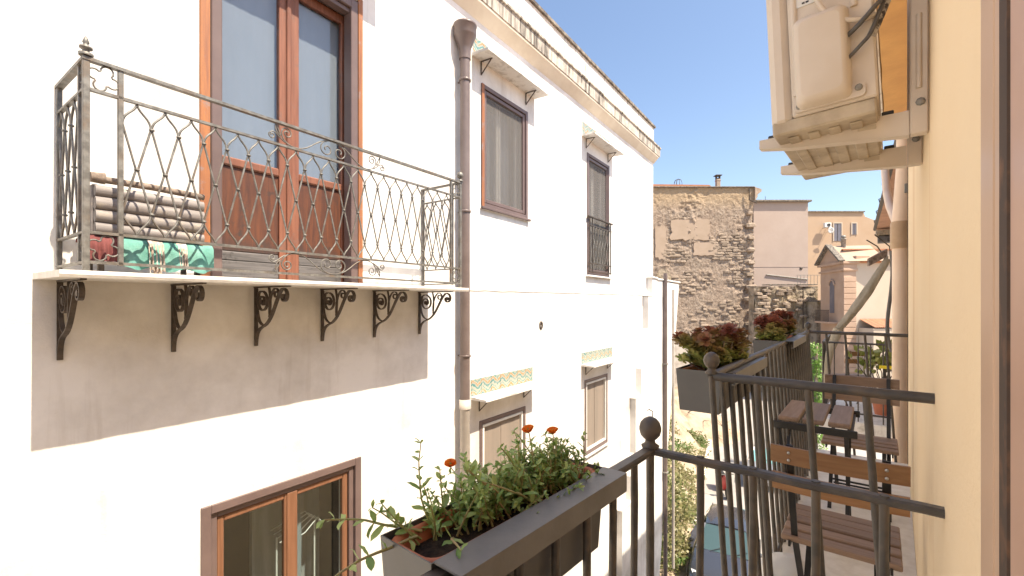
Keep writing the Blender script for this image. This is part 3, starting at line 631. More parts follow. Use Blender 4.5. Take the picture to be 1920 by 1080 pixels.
# wrought scroll ornament, top and bottom (mirror images)
def ornament(flip,zc,name):
    mb=MB(); hh=.062
    def put(pl): mb.tube([(x,0,z*flip) for x,z in pl],.0045,5)
    for s in(-1,1):
        put([(s*x,z) for x,z in spiral(.052,-.005,.055,.012,PI/2,-1.35,26)])            # heart of two volutes
        wave=bez((0,.062),(.14,.062),(.17,-.062),(.29,-.062),14); put([(s*x,z) for x,z in wave])
        put([(s*x,z) for x,z in bez((.29,-.062),(.38,-.062),(.40,.02),(.37,.045),8)])
        put([(s*x,z) for x,z in spiral(.345,.018,.036,.010,.6,1.3,20)])
        put([(s*x,z) for x,z in bez((.36,-.045),(.41,-.02),(.43,.03),(.46,-.01),8)])
        put([(s*x,z) for x,z in spiral(.445,-.022,.022,.008,.6,-1.1,14)])
        put([(s*x,z) for x,z in bez((.39,-.01),(.40,.03),(.415,.045),(.42,.058),6)]); put([(s*x,z) for x,z in bez((.42,.058),(.43,.03),(.415,.0),(.39,-.01),6)])
    return mb.build(name,K['iron'],BA)
o=ornament(1,0,'scroll_ornament'); o.location=(1.985,yr,(zT+z2)/2)
o=ornament(-1,0,'scroll_ornament'); o.location=(1.985,yr,(z3+zB)/2+.002)
# scroll brackets under the slab
def bracket():
    mb=MB()
    P=lambda l:[(0,-y,z) for y,z in l]
    X=(1,0,0)
    mb.ribbon(P([(.012,-.005),(.012,-.44)]),X,.026,.009)
    mb.ribbon(P([(.0,-.006),(.47,-.006)]),X,.026,.009)
    mb.ribbon(P(bez((.012,-.44),(.02,-.33),(.06,-.31),(.13,-.29),8)+bez((.13,-.29),(.25,-.25),(.29,-.10),(.36,-.04),10)[1:]+spiral(.40,-.075,.058,.020,2.4,-.95,14)[1:]),X,.024,.010)
    mb.ribbon(P(bez((.022,-.02),(.02,-.16),(.03,-.27),(.12,-.285),12)),X,.021,.007)
    mb.ribbon(P([(.03,-.13)]+spiral(.105,-.115,.085,.024,2.2,-1.55,26)),X,.021,.007)
    mb.ribbon(P(bez((.20,-.012),(.22,-.07),(.22,-.14),(.205,-.225),8)),X,.018,.006)
    mb.ribbon(P(bez((.205,-.20),(.20,-.10),(.24,-.03),(.28,-.018),8)),X,.017,.006)
    mb.ribbon(P(spiral(.295,-.055,.038,.012,1.8,-1.2,16)),X,.017,.006)
    for y,z,r in((.105,-.115,.020),(.40,-.075,.017)):
        vs=mb.v; k=len(vs); mb.lathe([(r,-.012),(r,.012)],(0,0,0),10); vs[k:]=[(c_,-y-a_,z+b_) for a_,b_,c_ in vs[k:]]
    return mb.mesh('scroll_bracket',K['irond'])
bk=bracket()
for t_ in(.639,1.171,1.69,2.23,2.765,3.34): link('scroll_bracket',bk,BA,(t_,0,E0+.133))

# ---- things on that balcony (world objects standing in the house frame)
def in_house(name,x,y,z):
    p=WH.matrix_world if False else None
    w_=-Nv*WD+Lv*x-Nv*y; return empty(name,(w_.x,w_.y,z),PI/2+WALL_YAW)
ST=in_house('draped_stool',.94,-.30,E0+.168); tag(ST,'low stool hidden under teal, white and maroon cloths on the scrolled iron balcony','stool')
m=MB(); m.box(-.25,.25,-.12,.12,.155,.18,.006); m.build('seat',K['log'],ST)
for sx in(-1,1):
    for sy in(-1,1): MB().box(sx*.22-.012,sx*.22+.012,sy*.10-.012,sy*.10+.012,0,.155).build('leg',K['irond'],ST)
def drape(x0,x1,drop,mat,name,yo=0,seed=0):
    mb=MB(); n=26; rows=[]
    prof=[(.125,.165),(.12,.186),(0,.188),(-.12,.187),(-.145,.165),(-.150,.11),(-.152,.06),(-.155,.165-drop)]
    for (y,z) in prof:
        r=[]
        for i in range(n+1):
            x=x0+(x1-x0)*i/n; wv=.012*math.sin(i*1.0+seed)*(1 if y<-.13 else 0)*(1-z/.2)*2
            r.append((x,y-yo+wv,z+.006*noise.noise(Vector((x*20,y*9,seed)))+(.012*math.sin(i*.7+seed) if z<.05 else 0)))
        rows.append(r)
    mb.loft(rows,cap=False,closed=False); return mb.build(name,mat,ST)
drape(-.27,-.13,.11,K['redcloth'],'maroon_cloth',0,1); drape(-.15,.29,.14,K['teal'],'teal_cloth',.004,2); drape(-.035,.035,.155,K['whitecloth'],'woven_strip',.010,4); drape(.10,.15,.12,K['whitecloth'],'woven_strip',.010,6)
CR=in_house('log_crate',.935,-.30,E0+.36); tag(CR,'weathered grey crate of half logs standing on the draped stool behind the balcony railing','crate')
for k in range(4):
    mb=MB(); z0=.032+k*.064; rings=[]
    for i in range(13):
        x=-.245+.49*i/12; rr=(.030+.006*((k*7)%3)/2)*(1+.16*noise.noise(Vector((x*9,k*3,1)))+.08*noise.noise(Vector((x*30,k*3,4)))); rings.append([(x,-.13+rr*.75*math.cos(q*2*PI/10),z0+rr*math.sin(q*2*PI/10)) for q in range(10)])
    mb.loft(rings); mb.build('half_log',K['log'],CR)
for k in range(4):
    mb=MB(); z0=.032+k*.064; mb.box(-.24,.24,.09,.125,z0-.03,z0+.03,.008); mb.build('back_board',K['log'],CR)
for sx in(-1,1):
    MB().box(sx*.235-.015,sx*.235+.015,-.10,.09,.0,.262,.006).build('end_board',K['log'],CR)
MB().box(-.22,.22,-.10,.09,.0,.02).build('bottom',K['log'],CR)
m=MB(); m.tube([(-.245,-.125,.285),(.0,-.125,.29),(.25,-.125,.282)],.018,8); m.build('top_pole',K['endgrain'],CR)
m=MB(); m.tube([(-.262,-.127,.29),(-.205,-.127,.292)],[.026,.03],9); m.build('pole_end',K['endgrain'],CR)
tag(MB().box(-.10,.04,-.10,.02,.03,.15,.01).build('clay_pot_block',K['terracotta'],CR),None)

# ================================================================ our own ochre house on the right (street side faces -x)
WX=.083
OH=empty('ochre_house',(WX,2.5,0)); tag(OH,'ochre plastered house wall on the right with narrow iron balconies','house')
OI=Matrix.Translation((-WX,-2.5,0))
def ob(mb,name,mat,par=OH,fix=True):
    mb.v=[(x-WX,y-2.5,z) for x,y,z in mb.v]; return mb.build(name,mat,par,fix)
EV=E0+1.68
Y1=5.14
m=MB()
for y0,y1,z0,z1 in((.80,Y1,0,EV),(-5,-.45,0,EV),(-.45,.80,0,E0-1.58),(-.45,.80,E0+1.25,EV)): m.box(WX,WX+.4,y0,y1,z0,z1)
ob(m,'wall',K['ochre'])
ob(MB().box(WX+.4,8,-5,Y1,0,EV),'house_block',K['ochre'])
# eave: soffit and roof edge
m=MB(); rings=[]
for i in range(60):
    y=-5+(5.2+5)*i/59; j=.012*noise.noise(Vector((y*3,1,0)))+.008*noise.noise(Vector((y*11,1,0)))
    rings.append([(WX+.1,y,EV+.0),(-.075+j,y,EV-.01),(-.085+j,y,EV+.03),(-.08,y,EV+.10),(WX+.1,y,EV+.16)])
m.loft(rings,smooth=False); ob(m,'eave',K['ochre2'])
m=MB(); m.box(-.100,-.082,-5,5.22,EV-.004,EV+.06,.004); ob(m,'eave_edge',K['hood'])
m=MB(); m.add([(-.11,-5,EV+.11),(8,-5,EV+.16),(8,5.2,EV+.16),(-.11,5.2,EV+.11)],[(0,1,2,3)]); ob(m,'roof',K['tileroof'])
# door surround at the very right
DF=empty('door_frame',(-WX+WX,0,0),0,OH)
for nm,mt,x0,x1,y0,y1 in(('outer_jamb','shutter',WX-.003,WX+.10,.705,.80),('jamb_step','shutter',WX-.002,WX+.10,.659,.7045),('gap_shade_strip','gapshade',WX-.0045,WX+.12,.612,.6585),('shutter_edge','shutter2',WX-.003,WX+.07,.40,.6115)):  # the dark strip beside the jamb paints the shade of the gap
    ob(MB().box(x0,x1,y0,y1,E0-1.56,E0+1.25,.003),nm,K[mt],DF)
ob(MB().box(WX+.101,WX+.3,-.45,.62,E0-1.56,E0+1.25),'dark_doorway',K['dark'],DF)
# dark strip put in for the shade of the joint at the house end
ob(MB().box(WX-.004,WX+.05,Y1-.012,Y1+.02,0,EV),'joint_shade_strip',K['irond'])

# ---- railings
ball=[(.030,0),(.034,.010),(.020,.020),(.018,.032),(.026,.038),(.036,.050),(.041,.068),(.041,.080),(.036,.098),(.024,.112),(.008,.120),(0,.121)]
def scaled(pr,k): return [(r*k,z*k) for r,z in pr]
def flat_path(mb,pts,w_,th):                            # horizontal flat bar along points, rounded a little by a chamfer
    P=[Vector(p) for p in pts]; rings=[]; n=len(P); b=min(w_,th)*.25
    for i,p in enumerate(P):
        t=(P[min(i+1,n-1)]-P[max(i-1,0)]).normalized(); sd_=t.cross(Vector((0,0,1))).normalized(); up=Vector((0,0,1))
        rings.append([p+sd_*a+up*c for a,c in((-w_/2,-th/2+b),(-w_/2+b,-th/2),(w_/2-b,-th/2),(w_/2,-th/2+b),(w_/2,th/2-b),(w_/2-b,th/2),(-w_/2+b,th/2),(-w_/2,th/2-b))])
    return mb.loft(rings,smooth=False)
def wob(p,q,n,amp,seed):
    P,Q=Vector(p),Vector(q); return [P.lerp(Q,i/n)+Vector((noise.noise(Vector((i*.5,seed,0))),noise.noise(Vector((i*.5,seed,5))),noise.noise(Vector((i*.5,seed,9)))))*amp*(0 if i in(0,n) else 1) for i in range(n+1)]
def bal_mesh(h,lean,r,seed,name='baluster'):
    mb=MB(); n=9; pts=[];rad=[]
    for i in range(n+1):
        f=i/n; pts.append((lean*f+.003*noise.noise(Vector((f*4,seed,0))),.003*noise.noise(Vector((f*4,seed,7))),-h*f)); rad.append(r*(1+.10*noise.noise(Vector((f*6,seed,3)))))
    mb.tube(pts,rad,8); return mb.mesh(name,K['rail'])
# near balcony (the camera stands on it)
NB=empty('balcony',(-WX,-2.5,0),0,OH)                   # world-aligned frame for the balcony pieces
zn=E0-.46; xn=-.591; yn=1.375
m=MB(); m.box(-.66,WX-.001,-.9,yn+.09,E0-1.72,E0-1.55,.01); m.build('slab',K['marble'],NB)
m=MB(); flat_path(m,wob((xn,-.9,zn),(xn,yn-.05,zn),14,.003,1)+[Vector((xn,yn+.012,zn+.004))],.036,.020); m.build('front_rail',K['rail'],NB)
m=MB(); flat_path(m,wob((xn+.012,yn,zn),(WX+.02,yn+.012,zn-.002),12,.004,2),.030,.020); m.build('side_rail',K['rail'],NB)
nb_m=[bal_mesh(1.09,0,.0105,k) for k in range(4)]
k=0
for xx in(-.44,-.30,-.155,-.02):
    mb_=link('baluster',nb_m[k%4],NB,(xx,yn+.006,zn+.012),(0,0,k*1.3)); k+=1
for i in range(16):
    yy=yn-.115-i*.135
    if yy>-.9: link('baluster',nb_m[i%4],NB,(xn,yy,zn+.002),(0,0,i*1.7))
link('baluster',bal_mesh(1.09,0,.0125,9),NB,(xn,yn,zn))
m=MB(); m.lathe(scaled(ball,.82),(xn,yn,zn+.008),20); m.build('ball_finial',K['rail'],NB)
m=MB(); m.tube([(xn+.003,yn+.01,zn+.105),(xn+.0,yn+.02,zn+.119),(xn-.012,yn+.02,zn+.124),(xn-.022,yn+.03,zn+.117)],.0016,4); m.build('wire_end',K['irond'],NB)
# middle balcony
MBy=empty('balcony',(-WX,-2.5,0),0,OH)
zm_=E0-.259; a0=Vector((-.509,1.722,zm_)); a1=Vector((-.635,5.10,zm_)); zf=E0-1.36
LEAN=.07
m=MB(); v0=[(-.50,1.62),(WX-.001,1.62),(WX-.001,5.13),(-.62,5.13)]
m.prism(v0,zf-.16,zf,'z'); m.build('slab',K['marble'],MBy)
m=MB(); m.prism([(-.50,1.615),(-.455,1.615),(-.575,5.12),(-.62,5.12)],zf+.001,zf+.012,'z'); m.build('edge_strip',K['hood'],MBy)
m=MB(); m.tube(wob(a0,a1,16,.003,4),.015,8); m.build('front_rail',K['rail'],MBy)
m=MB(); m.tube(wob(a0+Vector((.01,0,.0)),(WX+.02,1.715,zm_-.002),9,.004,5),.0155,8); m.build('side_rail',K['rail'],MBy)
m=MB(); m.tube(wob(a1,(WX+.01,5.115,zm_-.004),8,.003,6),.0155,8); m.build('side_rail',K['rail'],MBy)
m=MB(); m.tube([a0+Vector((LEAN,0,-1.05)),a1+Vector((LEAN,0,-1.05))],.011,6); m.build('bottom_rail',K['rail'],MBy)
mm=[bal_mesh(1.095,LEAN,.0105,20+k) for k in range(4)]
nfront=24
for i in range(nfront+1):
    p=a0.lerp(a1,i/nfront); link('baluster',mm[i%4],MBy,tuple(p))
for i in range(1,4): link('baluster',mm[i],MBy,(a0.x+i*.147-.0,1.719,zm_))
for i in range(1,5): link('baluster',mm[i%4],MBy,(a1.x+i*.142,5.11,zm_))
for q,kk in((a0,.66),(a1,.70)): m=MB(); m.lathe(scaled(ball,kk),tuple(q+Vector((0,0,.008))),18); m.build('ball_finial',K['rail'],MBy)

# ---- planters hung on the rails
def planter(x_out,x_in,y0,y1,ztop,h,label,flange=.055,skew=0,tray=True):
    P=empty('railing_planter',((x_out+x_in)/2,(y0+y1)/2,ztop-h),skew); tag(P,label,'planter',None)
    hx,hy=(x_in-x_out)/2,(y1-y0)/2; t=.003; tp=.012
    m=MB(); z0,z1=0,h
    for sx in(-1,1):   # long side sheets, tapering to the base
        m.loft([[(sx*(hx-tp),-hy+tp,z0),(sx*(hx-tp),hy-tp,z0),(sx*(hx-tp)-sx*t,hy-tp,z0),(sx*(hx-tp)-sx*t,-hy+tp,z0)],[(sx*hx,-hy,z1),(sx*hx,hy,z1),(sx*(hx-t),hy,z1),(sx*(hx-t),-hy,z1)]],smooth=False)
    for sy in(-1,1):
        m.loft([[(-hx+tp+t,sy*(hy-tp),z0),(hx-tp-t,sy*(hy-tp),z0),(hx-tp-t,sy*(hy-tp-t),z0),(-hx+tp+t,sy*(hy-tp-t),z0)],[(-hx+t,sy*hy,z1),(hx-t,sy*hy,z1),(hx-t,sy*(hy-t),z1),(-hx+t,sy*(hy-t),z1)]],smooth=False)
    m.box(-hx+tp+t,hx-tp-t,-hy+tp+t,hy-tp-t,0,.004)
    m.build('box',K['metalbox'],P)
    if flange:
        m=MB(); m.box(hx+.0005,hx+flange,-hy+.005,hy-.005,h-.001,h+.003); m.box(hx+flange,hx+flange+.004,-hy+.005,hy-.005,h-.045,h+.003); m.box(hx+flange-.012,hx+flange,-hy+.005,hy-.005,h-.049,h-.045); m.build('hook_flange',K['flange'],P)
    if tray:
        m=MB(); ins=.012; n=28
        def ring(ins,z,r=.03):
            q=[]
            for cx_,cy_,a in((hx-ins-r,hy-ins-r,0),(-hx+ins+r,hy-ins-r,PI/2),(-hx+ins+r,-hy+ins+r,PI),(hx-ins-r,-hy+ins+r,1.5*PI)):
                for i in range(6): b=a+i*PI/10; q.append((cx_+r*math.cos(b),cy_+r*math.sin(b),z))
            return q
        m.loft([ring(.03,.012),ring(.010,h-.022),ring(.006,h-.016),ring(.006,h-.010),ring(.010,h-.006),ring(.018,h-.010),ring(.022,h-.05),ring(.026,h-.06)],cap=False); m.build('tray',K['terracotta'],P)
        m=MB(); q=ring(.020,h-.04); c=(0,0,h-.03); m.add(q+[c],[(i,(i+1)%len(q),len(q)) for i in range(len(q))],True); m.build('soil',K['soil'],P)
    return P
PA=planter(-.752,-.602,.50,1.10,E0-.441,.215,'anthracite metal planter nearest the camera, hung on the rail with flowering greenery',.064)
PB=planter(-.725,-.545,1.93,2.62,E0-.272,.175,'dark planter with reddish succulents just past the middle ball finial',.05,.03)
PC=planter(-.785,-.592,3.55,4.35,E0-.250,.175,'dark planter with red succulents nearest the far ball finial',.05,.035)

# ---- flowering plant of the nearest planter
def leafmesh(L,Wd,seed,mat):
    rs=random.Random(seed); mb=MB(); rows=[]; n=5
    for i in range(n+1):
        f=i/n; w_=Wd*math.sin(PI*min(1,f*.9+.06))**.8*.5*(1 if i<n else .1); zc=L*.18*f*f*rs.uniform(-.4,1.4)*-1
        rows.append([(-w_,f*L,zc+w_*.25),(0,f*L,zc),(w_,f*L,zc+w_*.25)])
    mb.loft(rows,cap=False,closed=False); return mb.mesh('leaf',mat)
FP=empty('flowering_plant',(-.677,.80,E0-.475)); tag(FP,'green purslane with small leaves and three orange flowers in the nearest planter','plant')
LM=[leafmesh(random.uniform(.019,.031),random.uniform(.008,.013),k,K['leaf']) for k in range(8)]
rs=random.Random(5)
stems=MB(); fol=MB(); cnt=0; tips=[]
def orient(d,roll):
    d=Vector(d).normalized(); q=d.to_track_quat('Y','Z'); return (q.to_matrix()@Matrix.Rotation(roll,3,'Y'))
def add_leaf(p,d,sc_,named):
    global cnt
    me=rs.choice(LM); Mx=orient(d,rs.uniform(-.6,.6))*sc_
    if named and cnt<270:
        o=link('leaf',me,FP); o.matrix_local=Matrix.Translation(p)@Mx.to_4x4(); cnt+=1
    else:
        o_=len(fol.v); vs=[p+Mx@v.co for v in me.vertices]; fol.add(vs,[tuple(q.vertices) for q in me.polygons],True)
def stem(p0,d0,L,curl=(0,0,0),leaves=1.0,named=False,up=.6,r0=.0028,sc_=1.):
    P=[Vector(p0)]; d=Vector(d0).normalized(); n=max(5,int(L/.018))
    for i in range(n):
        d=(d+Vector((rs.uniform(-.16,.16),rs.uniform(-.16,.16),rs.uniform(-.10,.16)*up))+Vector(curl)*.12).normalized(); P.append(P[-1]+d*(L/n))
    stems.tube(P,[r0*(1-.6*i/n) for i in range(n+1)],5)
    for i in range(1,n+1):
        t=(P[i]-P[i-1]).normalized()
        for k in range(2 if i<n-1 else 4):
            if rs.random()>leaves: continue
            az=rs.uniform(0,2*PI) if i>=n-1 else i*1.9+k*PI+rs.uniform(-.5,.5)
            o_=t.orthogonal().normalized(); o2=t.cross(o_); sd_=(o_*math.cos(az)+o2*math.sin(az)); dd=sd_+t*rs.uniform(.2,.9)+Vector((0,0,rs.uniform(-.1,.35)))
            add_leaf(P[i],dd,sc_*rs.uniform(.75,1.15)*(.65 if i>=n-1 else 1),named)
    tips.append((P[-1],t)); return P
hx,hy=.055,.265
for i in range(190):                                   # bushy mass, thinner at the near end
    y=-hy+.03+(rs.random()**.75)*(2*hy-.05); x=rs.uniform(-hx,hx*(.15+.8*(y+hy)/(2*hy)))
    if y<-.15 and rs.random()<.5: continue
    stem((x,y,rs.uniform(-.01,.01)),(rs.uniform(-.8,.4),rs.uniform(-.8,.5),rs.uniform(.5,1.1)),rs.uniform(.05,.125),leaves=.95,named=(i%3==0))
for i in range(30):                                   # low edge growth hanging over the tray
    sd__=rs.choice((-1,-1,1)); x=sd__*rs.uniform(.035,.06); y=rs.uniform(-.05 if sd__>0 else -.2,hy); stem((x,y,.0),(x*8,rs.uniform(-.7,.6),.45),rs.uniform(.04,.085),curl=(0,0,-.6),leaves=.95)
for (x,y,L,dx,dy) in((-.05,-.19,.19,-.25,-.15),(-.06,-.15,.12,-.15,-.1),(.0,.03,.15,.1,.2),(-.04,.08,.16,-.1,.15),(.03,.25,.13,.2,.15),(-.05,.17,.15,-.15,.1),(-.03,-.06,.15,-.2,-.1)):
    stem((x,y,0),(dx,dy,1),L,leaves=.85,named=True,up=.2)
for (x,y,L,d) in((-.05,-.22,.19,(-.8,-.75,.25)),(-.04,-.24,.24,(-.1,-1,.12)),(.02,-.2,.11,(.4,-.5,.4)),(.0,-.02,.20,(.25,-.8,.75)),(.03,.03,.2,(.2,-.9,.55)),(-.02,.08,.17,(.2,-.7,.8))):
    stem((x,y,.02),d,L,curl=(0,0,-.35),leaves=.45,named=True,r0=.0036,sc_=1.3)
def flower(p,d,par):
    mb=MB(); q=orient(d,0)
    for k in range(9):
        a=k*2*PI/9; tilt=.85+.25*(k%2); L=.021
        b=Vector((math.cos(a),0,math.sin(a))); s_=Vector((-math.sin(a),0,math.cos(a)))
        rows=[]
        for f,w_ in((.05,.003),(.5,.009),(.9,.0105),(1,.004)):
            c=b*(f*L*math.cos(tilt)*1.1)+Vector((0,f*L*math.sin(tilt)+.002*(1-f),0)); rows.append([p+q@(c-s_*w_),p+q@c,p+q@(c+s_*w_)])
        mb.loft(rows,cap=False,closed=False)
    o=mb.build('flower',K['petal'],par,fix=False)
    c=MB(); c.lathe([(0,0),(.0035,.003),(.003,.012),(0,.016)],(0,0,0),7); c.v=[tuple(p+q@Vector((a_,c_,b_))) for a_,b_,c_ in c.v]; c.build('calyx',K['leaf'],o,fix=False)
inv=Vector((.677,-.80,-(E0-.475)))
for u_,v_,yw,x0,y0 in((992,805,.93,.0,.10),(1037,808,1.0,.01,.16),(845,869,.80,-.03,-.08)):
    p=ony(u_,v_+7,yw)+inv; b0=Vector((x0,y0,0)); md=b0.lerp(p,.5)+Vector((.008,-.01,.02)); P=[Vector(q) for q in bez(b0,b0.lerp(md,.6)+Vector((0,0,.03)),md,p,9)]
    stems.tube(P,[.0026-.0012*i/9 for i in range(10)],5)
    for i in range(3,10):
        t=(P[i]-P[i-1]).normalized()
        for k in range(2): az=i*2+k*PI; o_=t.orthogonal(); add_leaf(P[i],o_*math.cos(az)+t.cross(o_)*math.sin(az)+t*.6,.8,True)
    flower(p,(rs.uniform(-.1,.3),rs.uniform(-.4,.1),1),FP)
stems.build('stem',K['stem'],FP,fix=False); o=fol.build('foliage',K['leaf'],FP,fix=False); o['kind']='stuff'

# ---- succulents of the other planters
def rosette(seed):
    r_=random.Random(seed); mb=MB()
    for ring,(n,tilt,L) in enumerate(((7,.15,.036),(6,.55,.032),(5,.95,.024),(3,1.3,.016))):
        for k in range(n):
            a=2*PI*k/n+ring*.5+r_.uniform(-.15,.15); tl=tilt+r_.uniform(-.12,.12); b=Vector((math.cos(a)*math.cos(tl),math.sin(a)*math.cos(tl),math.sin(tl))); s_=Vector((-math.sin(a),math.cos(a),0)); rows=[]
            for f,w_ in((.1,.003),(.55,.009),(.85,.010),(1,.002)): rows.append([b*(f*L)-s_*w_+Vector((0,0,.003)),b*(f*L),b*(f*L)+s_*w_+Vector((0,0,.003))])
            mb.loft(rows,cap=False,closed=False)
    return mb
RO=[rosette(k) for k in range(5)]
def succulent(name,cx,cy,z,rx,ry,hh,label,n,seed):
    S=empty(name,(cx,cy,z)); tag(S,label,'plant'); r_=random.Random(seed); mb=MB(); st=MB()
    rm=[q.mesh('rosette',K['sedum']) for q in RO]; c=0
    heads=[(rx*r_.uniform(-.8,.8),ry*r_.uniform(-.9,.9),hh*r_.choice((.45,.6,.75,.95,1.15))) for q in range(15)]
    for i in range(n):
        hx_,hy_,ht=r_.choice(heads); rr=r_.random(); a=r_.uniform(0,2*PI); sp=.02+.03*rr
        x=hx_+sp*math.cos(a)*1.1; y=hy_+sp*math.sin(a)*1.5; zz=ht*(1-.75*r_.random()**1.6)-.3*sp*rr+r_.uniform(-.012,.012)
        if zz<.03: zz=.03+r_.random()*.03
        p=Vector((x,y,zz)); sc_=r_.uniform(.65,1.2); Rm=Matrix.Rotation(r_.uniform(0,6.28),4,'Z')@Matrix.Rotation(r_.uniform(0,.9),4,Vector((-y-.001,x,0)).normalized())
        Mx=Matrix.Translation(p)@Rm@Matrix.Scale(sc_,4)
        if c<110 and i%3==0: o=link('rosette',r_.choice(rm),S); o.matrix_local=Mx; c+=1
        else:
            q=r_.choice(RO); mb.add([Mx@Vector(v) for v in q.v],q.f,True)
        if i%4==0: st.tube([(x*.35,y*.45,0),(x*.75,y*.8,zz*.5),(x,y,zz)],[.005,.004,.003],5)
    o=mb.build('foliage',K['sedum'],S,fix=False); o['kind']='stuff'; st.build('stem',K['twig'],S,fix=False)
succulent('succulent_plant',-.632,2.24,E0-.30,.075,.25,.165,'bushy reddish green succulent in the planter past the middle ball finial',330,3)
succulent('succulent_plant',-.690,3.92,E0-.28,.085,.34,.185,'dark red succulent in the planter nearest the far ball finial',360,4)

# ================================================================ air conditioner on its wall bracket
AC=empty('air_conditioner',(-.19,2.2,E0+.64)); AC.rotation_euler=(0,math.radians(-2.4),0)
tag(AC,'aged beige outdoor air conditioning unit seen from its end on wall brackets','air conditioner')
def local(p,o): return Vector(p)-Vector(o.location)
y0=-.35
MB().box(-.152,-.088,y0,.42,.0,.62,.02).build('front_casing',K['acbeige'],AC)
MB().box(-.086,.150,y0+.004,.42,.02,.62,.006).build('end_panel',K['acbeige'],AC)
MB().box(-.15,.145,y0+.008,.41,-.03,.0195,.006).build('base_pan',K['acdirty'],AC)
for k in range(4): MB().box(-.11+k*.06,-.075+k*.06,y0+.05,.36,-.036,-.0305,.003).build('pan_rib',K['acdirty'],AC)
m=MB(); m.tube([(-.068,y0+.003,.09),(-.068,y0+.003,.60)],.011,8); m.build('panel_ridge',K['acbeige'],AC)
m=MB(); m.tube([(.10,y0+.003,.33),(.10,y0+.003,.60)],.010,8); m.build('panel_ridge',K['acbeige'],AC)
# valve cover: rounded bulge
def rrect(x0,x1,z0,z1,y,r,n=5):
    q=[]
    for cx_,cz,a in((x1-r,z1-r,0),(x0+r,z1-r,PI/2),(x0+r,z0+r,PI),(x1-r,z0+r,1.5*PI)):
        for i in range(n+1): b=a+i*PI/2/n; q.append((cx_+r*math.cos(b),y,cz+r*math.sin(b)))
    return q
m=MB(); m.loft([rrect(-.072,.086,.03,.345,y0+.003,.02),rrect(-.068,.080,.04,.338,y0-.030,.024),rrect(-.060,.073,.05,.328,y0-.043,.024),rrect(-.05,.063,.062,.318,y0-.046,.022)],smooth=True); m.build('valve_cover',K['acbeige'],AC)
m=MB(); m.loft([rrect(-.078,.12,.028,.075,y0+.002,.014),rrect(-.077,.119,.029,.074,y0-.006,.014)],smooth=False); m.build('cover_flange',K['acbeige'],AC)
for x,z in((-.062,.048),(.102,.058)):
    m=MB(); vs=m.v; m.lathe([(.011,0),(.010,.006),(.005,.008),(.0,.006)],(0,0,0),10); vs[:]=[(x+a,y0-.006-c,z+b) for a,b,c in vs]; m.build('screw',K['zinc'],AC)
MB().box(-.058,.018,y0+.0005,y0+.0036,.395,.53).build('data_label',K['paper'],AC)
m=MB()
for k in range(5):
    for j in range(5):
        if random.random()<.75: m.box(-.052+j*.011,-.052+j*.011+random.uniform(.004,.009),y0-.0004,y0+.0003,.402+k*.024,.408+k*.024)
m.box(.006,.012,y0-.0004,y0+.0003,.405,.42); m.build('label_print',K['ink'],AC)
def ac_pt(u,v,y): 
    p=ony(u,v,y); q=AC.rotation_euler.to_matrix().inverted()@(p-Vector(AC.location)); return q
def cable(name,pts,r,mat):
    P=[ac_pt(*p) for p in pts]; C=[]
    for i in range(len(P)-1):
        a=P[max(i-1,0)];b=P[i];c=P[i+1];d=P[min(i+2,len(P)-1)]
        for k in range(6):
            t=k/6; C.append(.5*((2*b)+(c-a)*t+(2*a-5*b+4*c-d)*t*t+(3*b-a-3*c+d)*t**3))
    C.append(P[-1]); MB().tube(C,r,8).build(name,K[mat],AC)
cable('refrigerant_pipe',[(1584,72,1.84),(1612,44,1.82),(1640,12,1.84),(1668,-20,1.9),(1690,-60,2.0)],.0075,'cable')
cable('refrigerant_pipe',[(1588,112,1.84),(1612,86,1.82),(1632,62,1.83),(1650,20,1.86),(1672,-30,1.95)],.006,'cable')
cable('lagged_pipe',[(1634,66,1.85),(1648,34,1.87),(1660,5,1.9),(1680,-40,1.97)],.013,'lag')
cable('conduit',[(1522,-20,1.83),(1545,20,1.82),(1580,36,1.82),(1615,36,1.83),(1640,28,1.86)],.008,'acbeige')
for yb in(1.99,2.42):
    Bk=empty('bracket',(0,0,0),0,AC); Bk.matrix_local=AC.matrix_basis.inverted()
    zA=E0+.60
    m=MB(); m.box(.036,.0815,yb-.02,yb+.02,zA-.045,E0+1.45,.004); m.build('upright',K['acbeige'],Bk)
    m=MB(); m.tube([(.058,yb-.0205,zA+.10),(.058,yb-.0205,zA+.34)],.008,6); m.build('emboss',K['acbeige'],Bk)
    m=MB(); m.prism([(.034,zA-.043),(.034,zA+.035),(-.405,zA+.038),(-.405,zA+.008),(-.30,zA-.012)],yb-.018,yb-.015,'y'); m.prism([(.034,zA-.046),(-.30,zA-.015),(-.405,zA+.005),(-.405,zA+.008),(-.30,zA-.012),(.034,zA-.043)],yb-.022,yb+.02,'y'); m.box(-.405,.034,yb-.0145,yb+.02,zA+.032,zA+.036)
    m.build('arm',K['acbeige'],Bk)
    m=MB(); m.prism([(-.05,zA-.004),(-.05,zA+.012),(-.10,zA+.014),(-.10,zA-.002)],yb-.0195,yb-.0175,'y'); m.build('stamp',K['acdirty'],Bk)
    m=MB(); vs=m.v; m.lathe([(.013,0),(.012,.007),(.0,.009)],(0,0,0),8); vs[:]=[(.062+a,yb-.02-c,zA+.055+b) for a,b,c in vs]; m.build('bolt',K['zinc'],Bk)
    for xx in(-.36,-.02): MB().box(xx-.016,xx+.016,yb-.014,yb+.016,zA+.036,zA+.05,.003).build('rubber_foot',K['black'],Bk)
tag(MB().box(.052,.0815,2.50,2.60,E0+.80,E0+1.15,.012).build('cable_box',K['zinc']),'small dark grey cable box on the ochre wall behind the bracket','cable box')

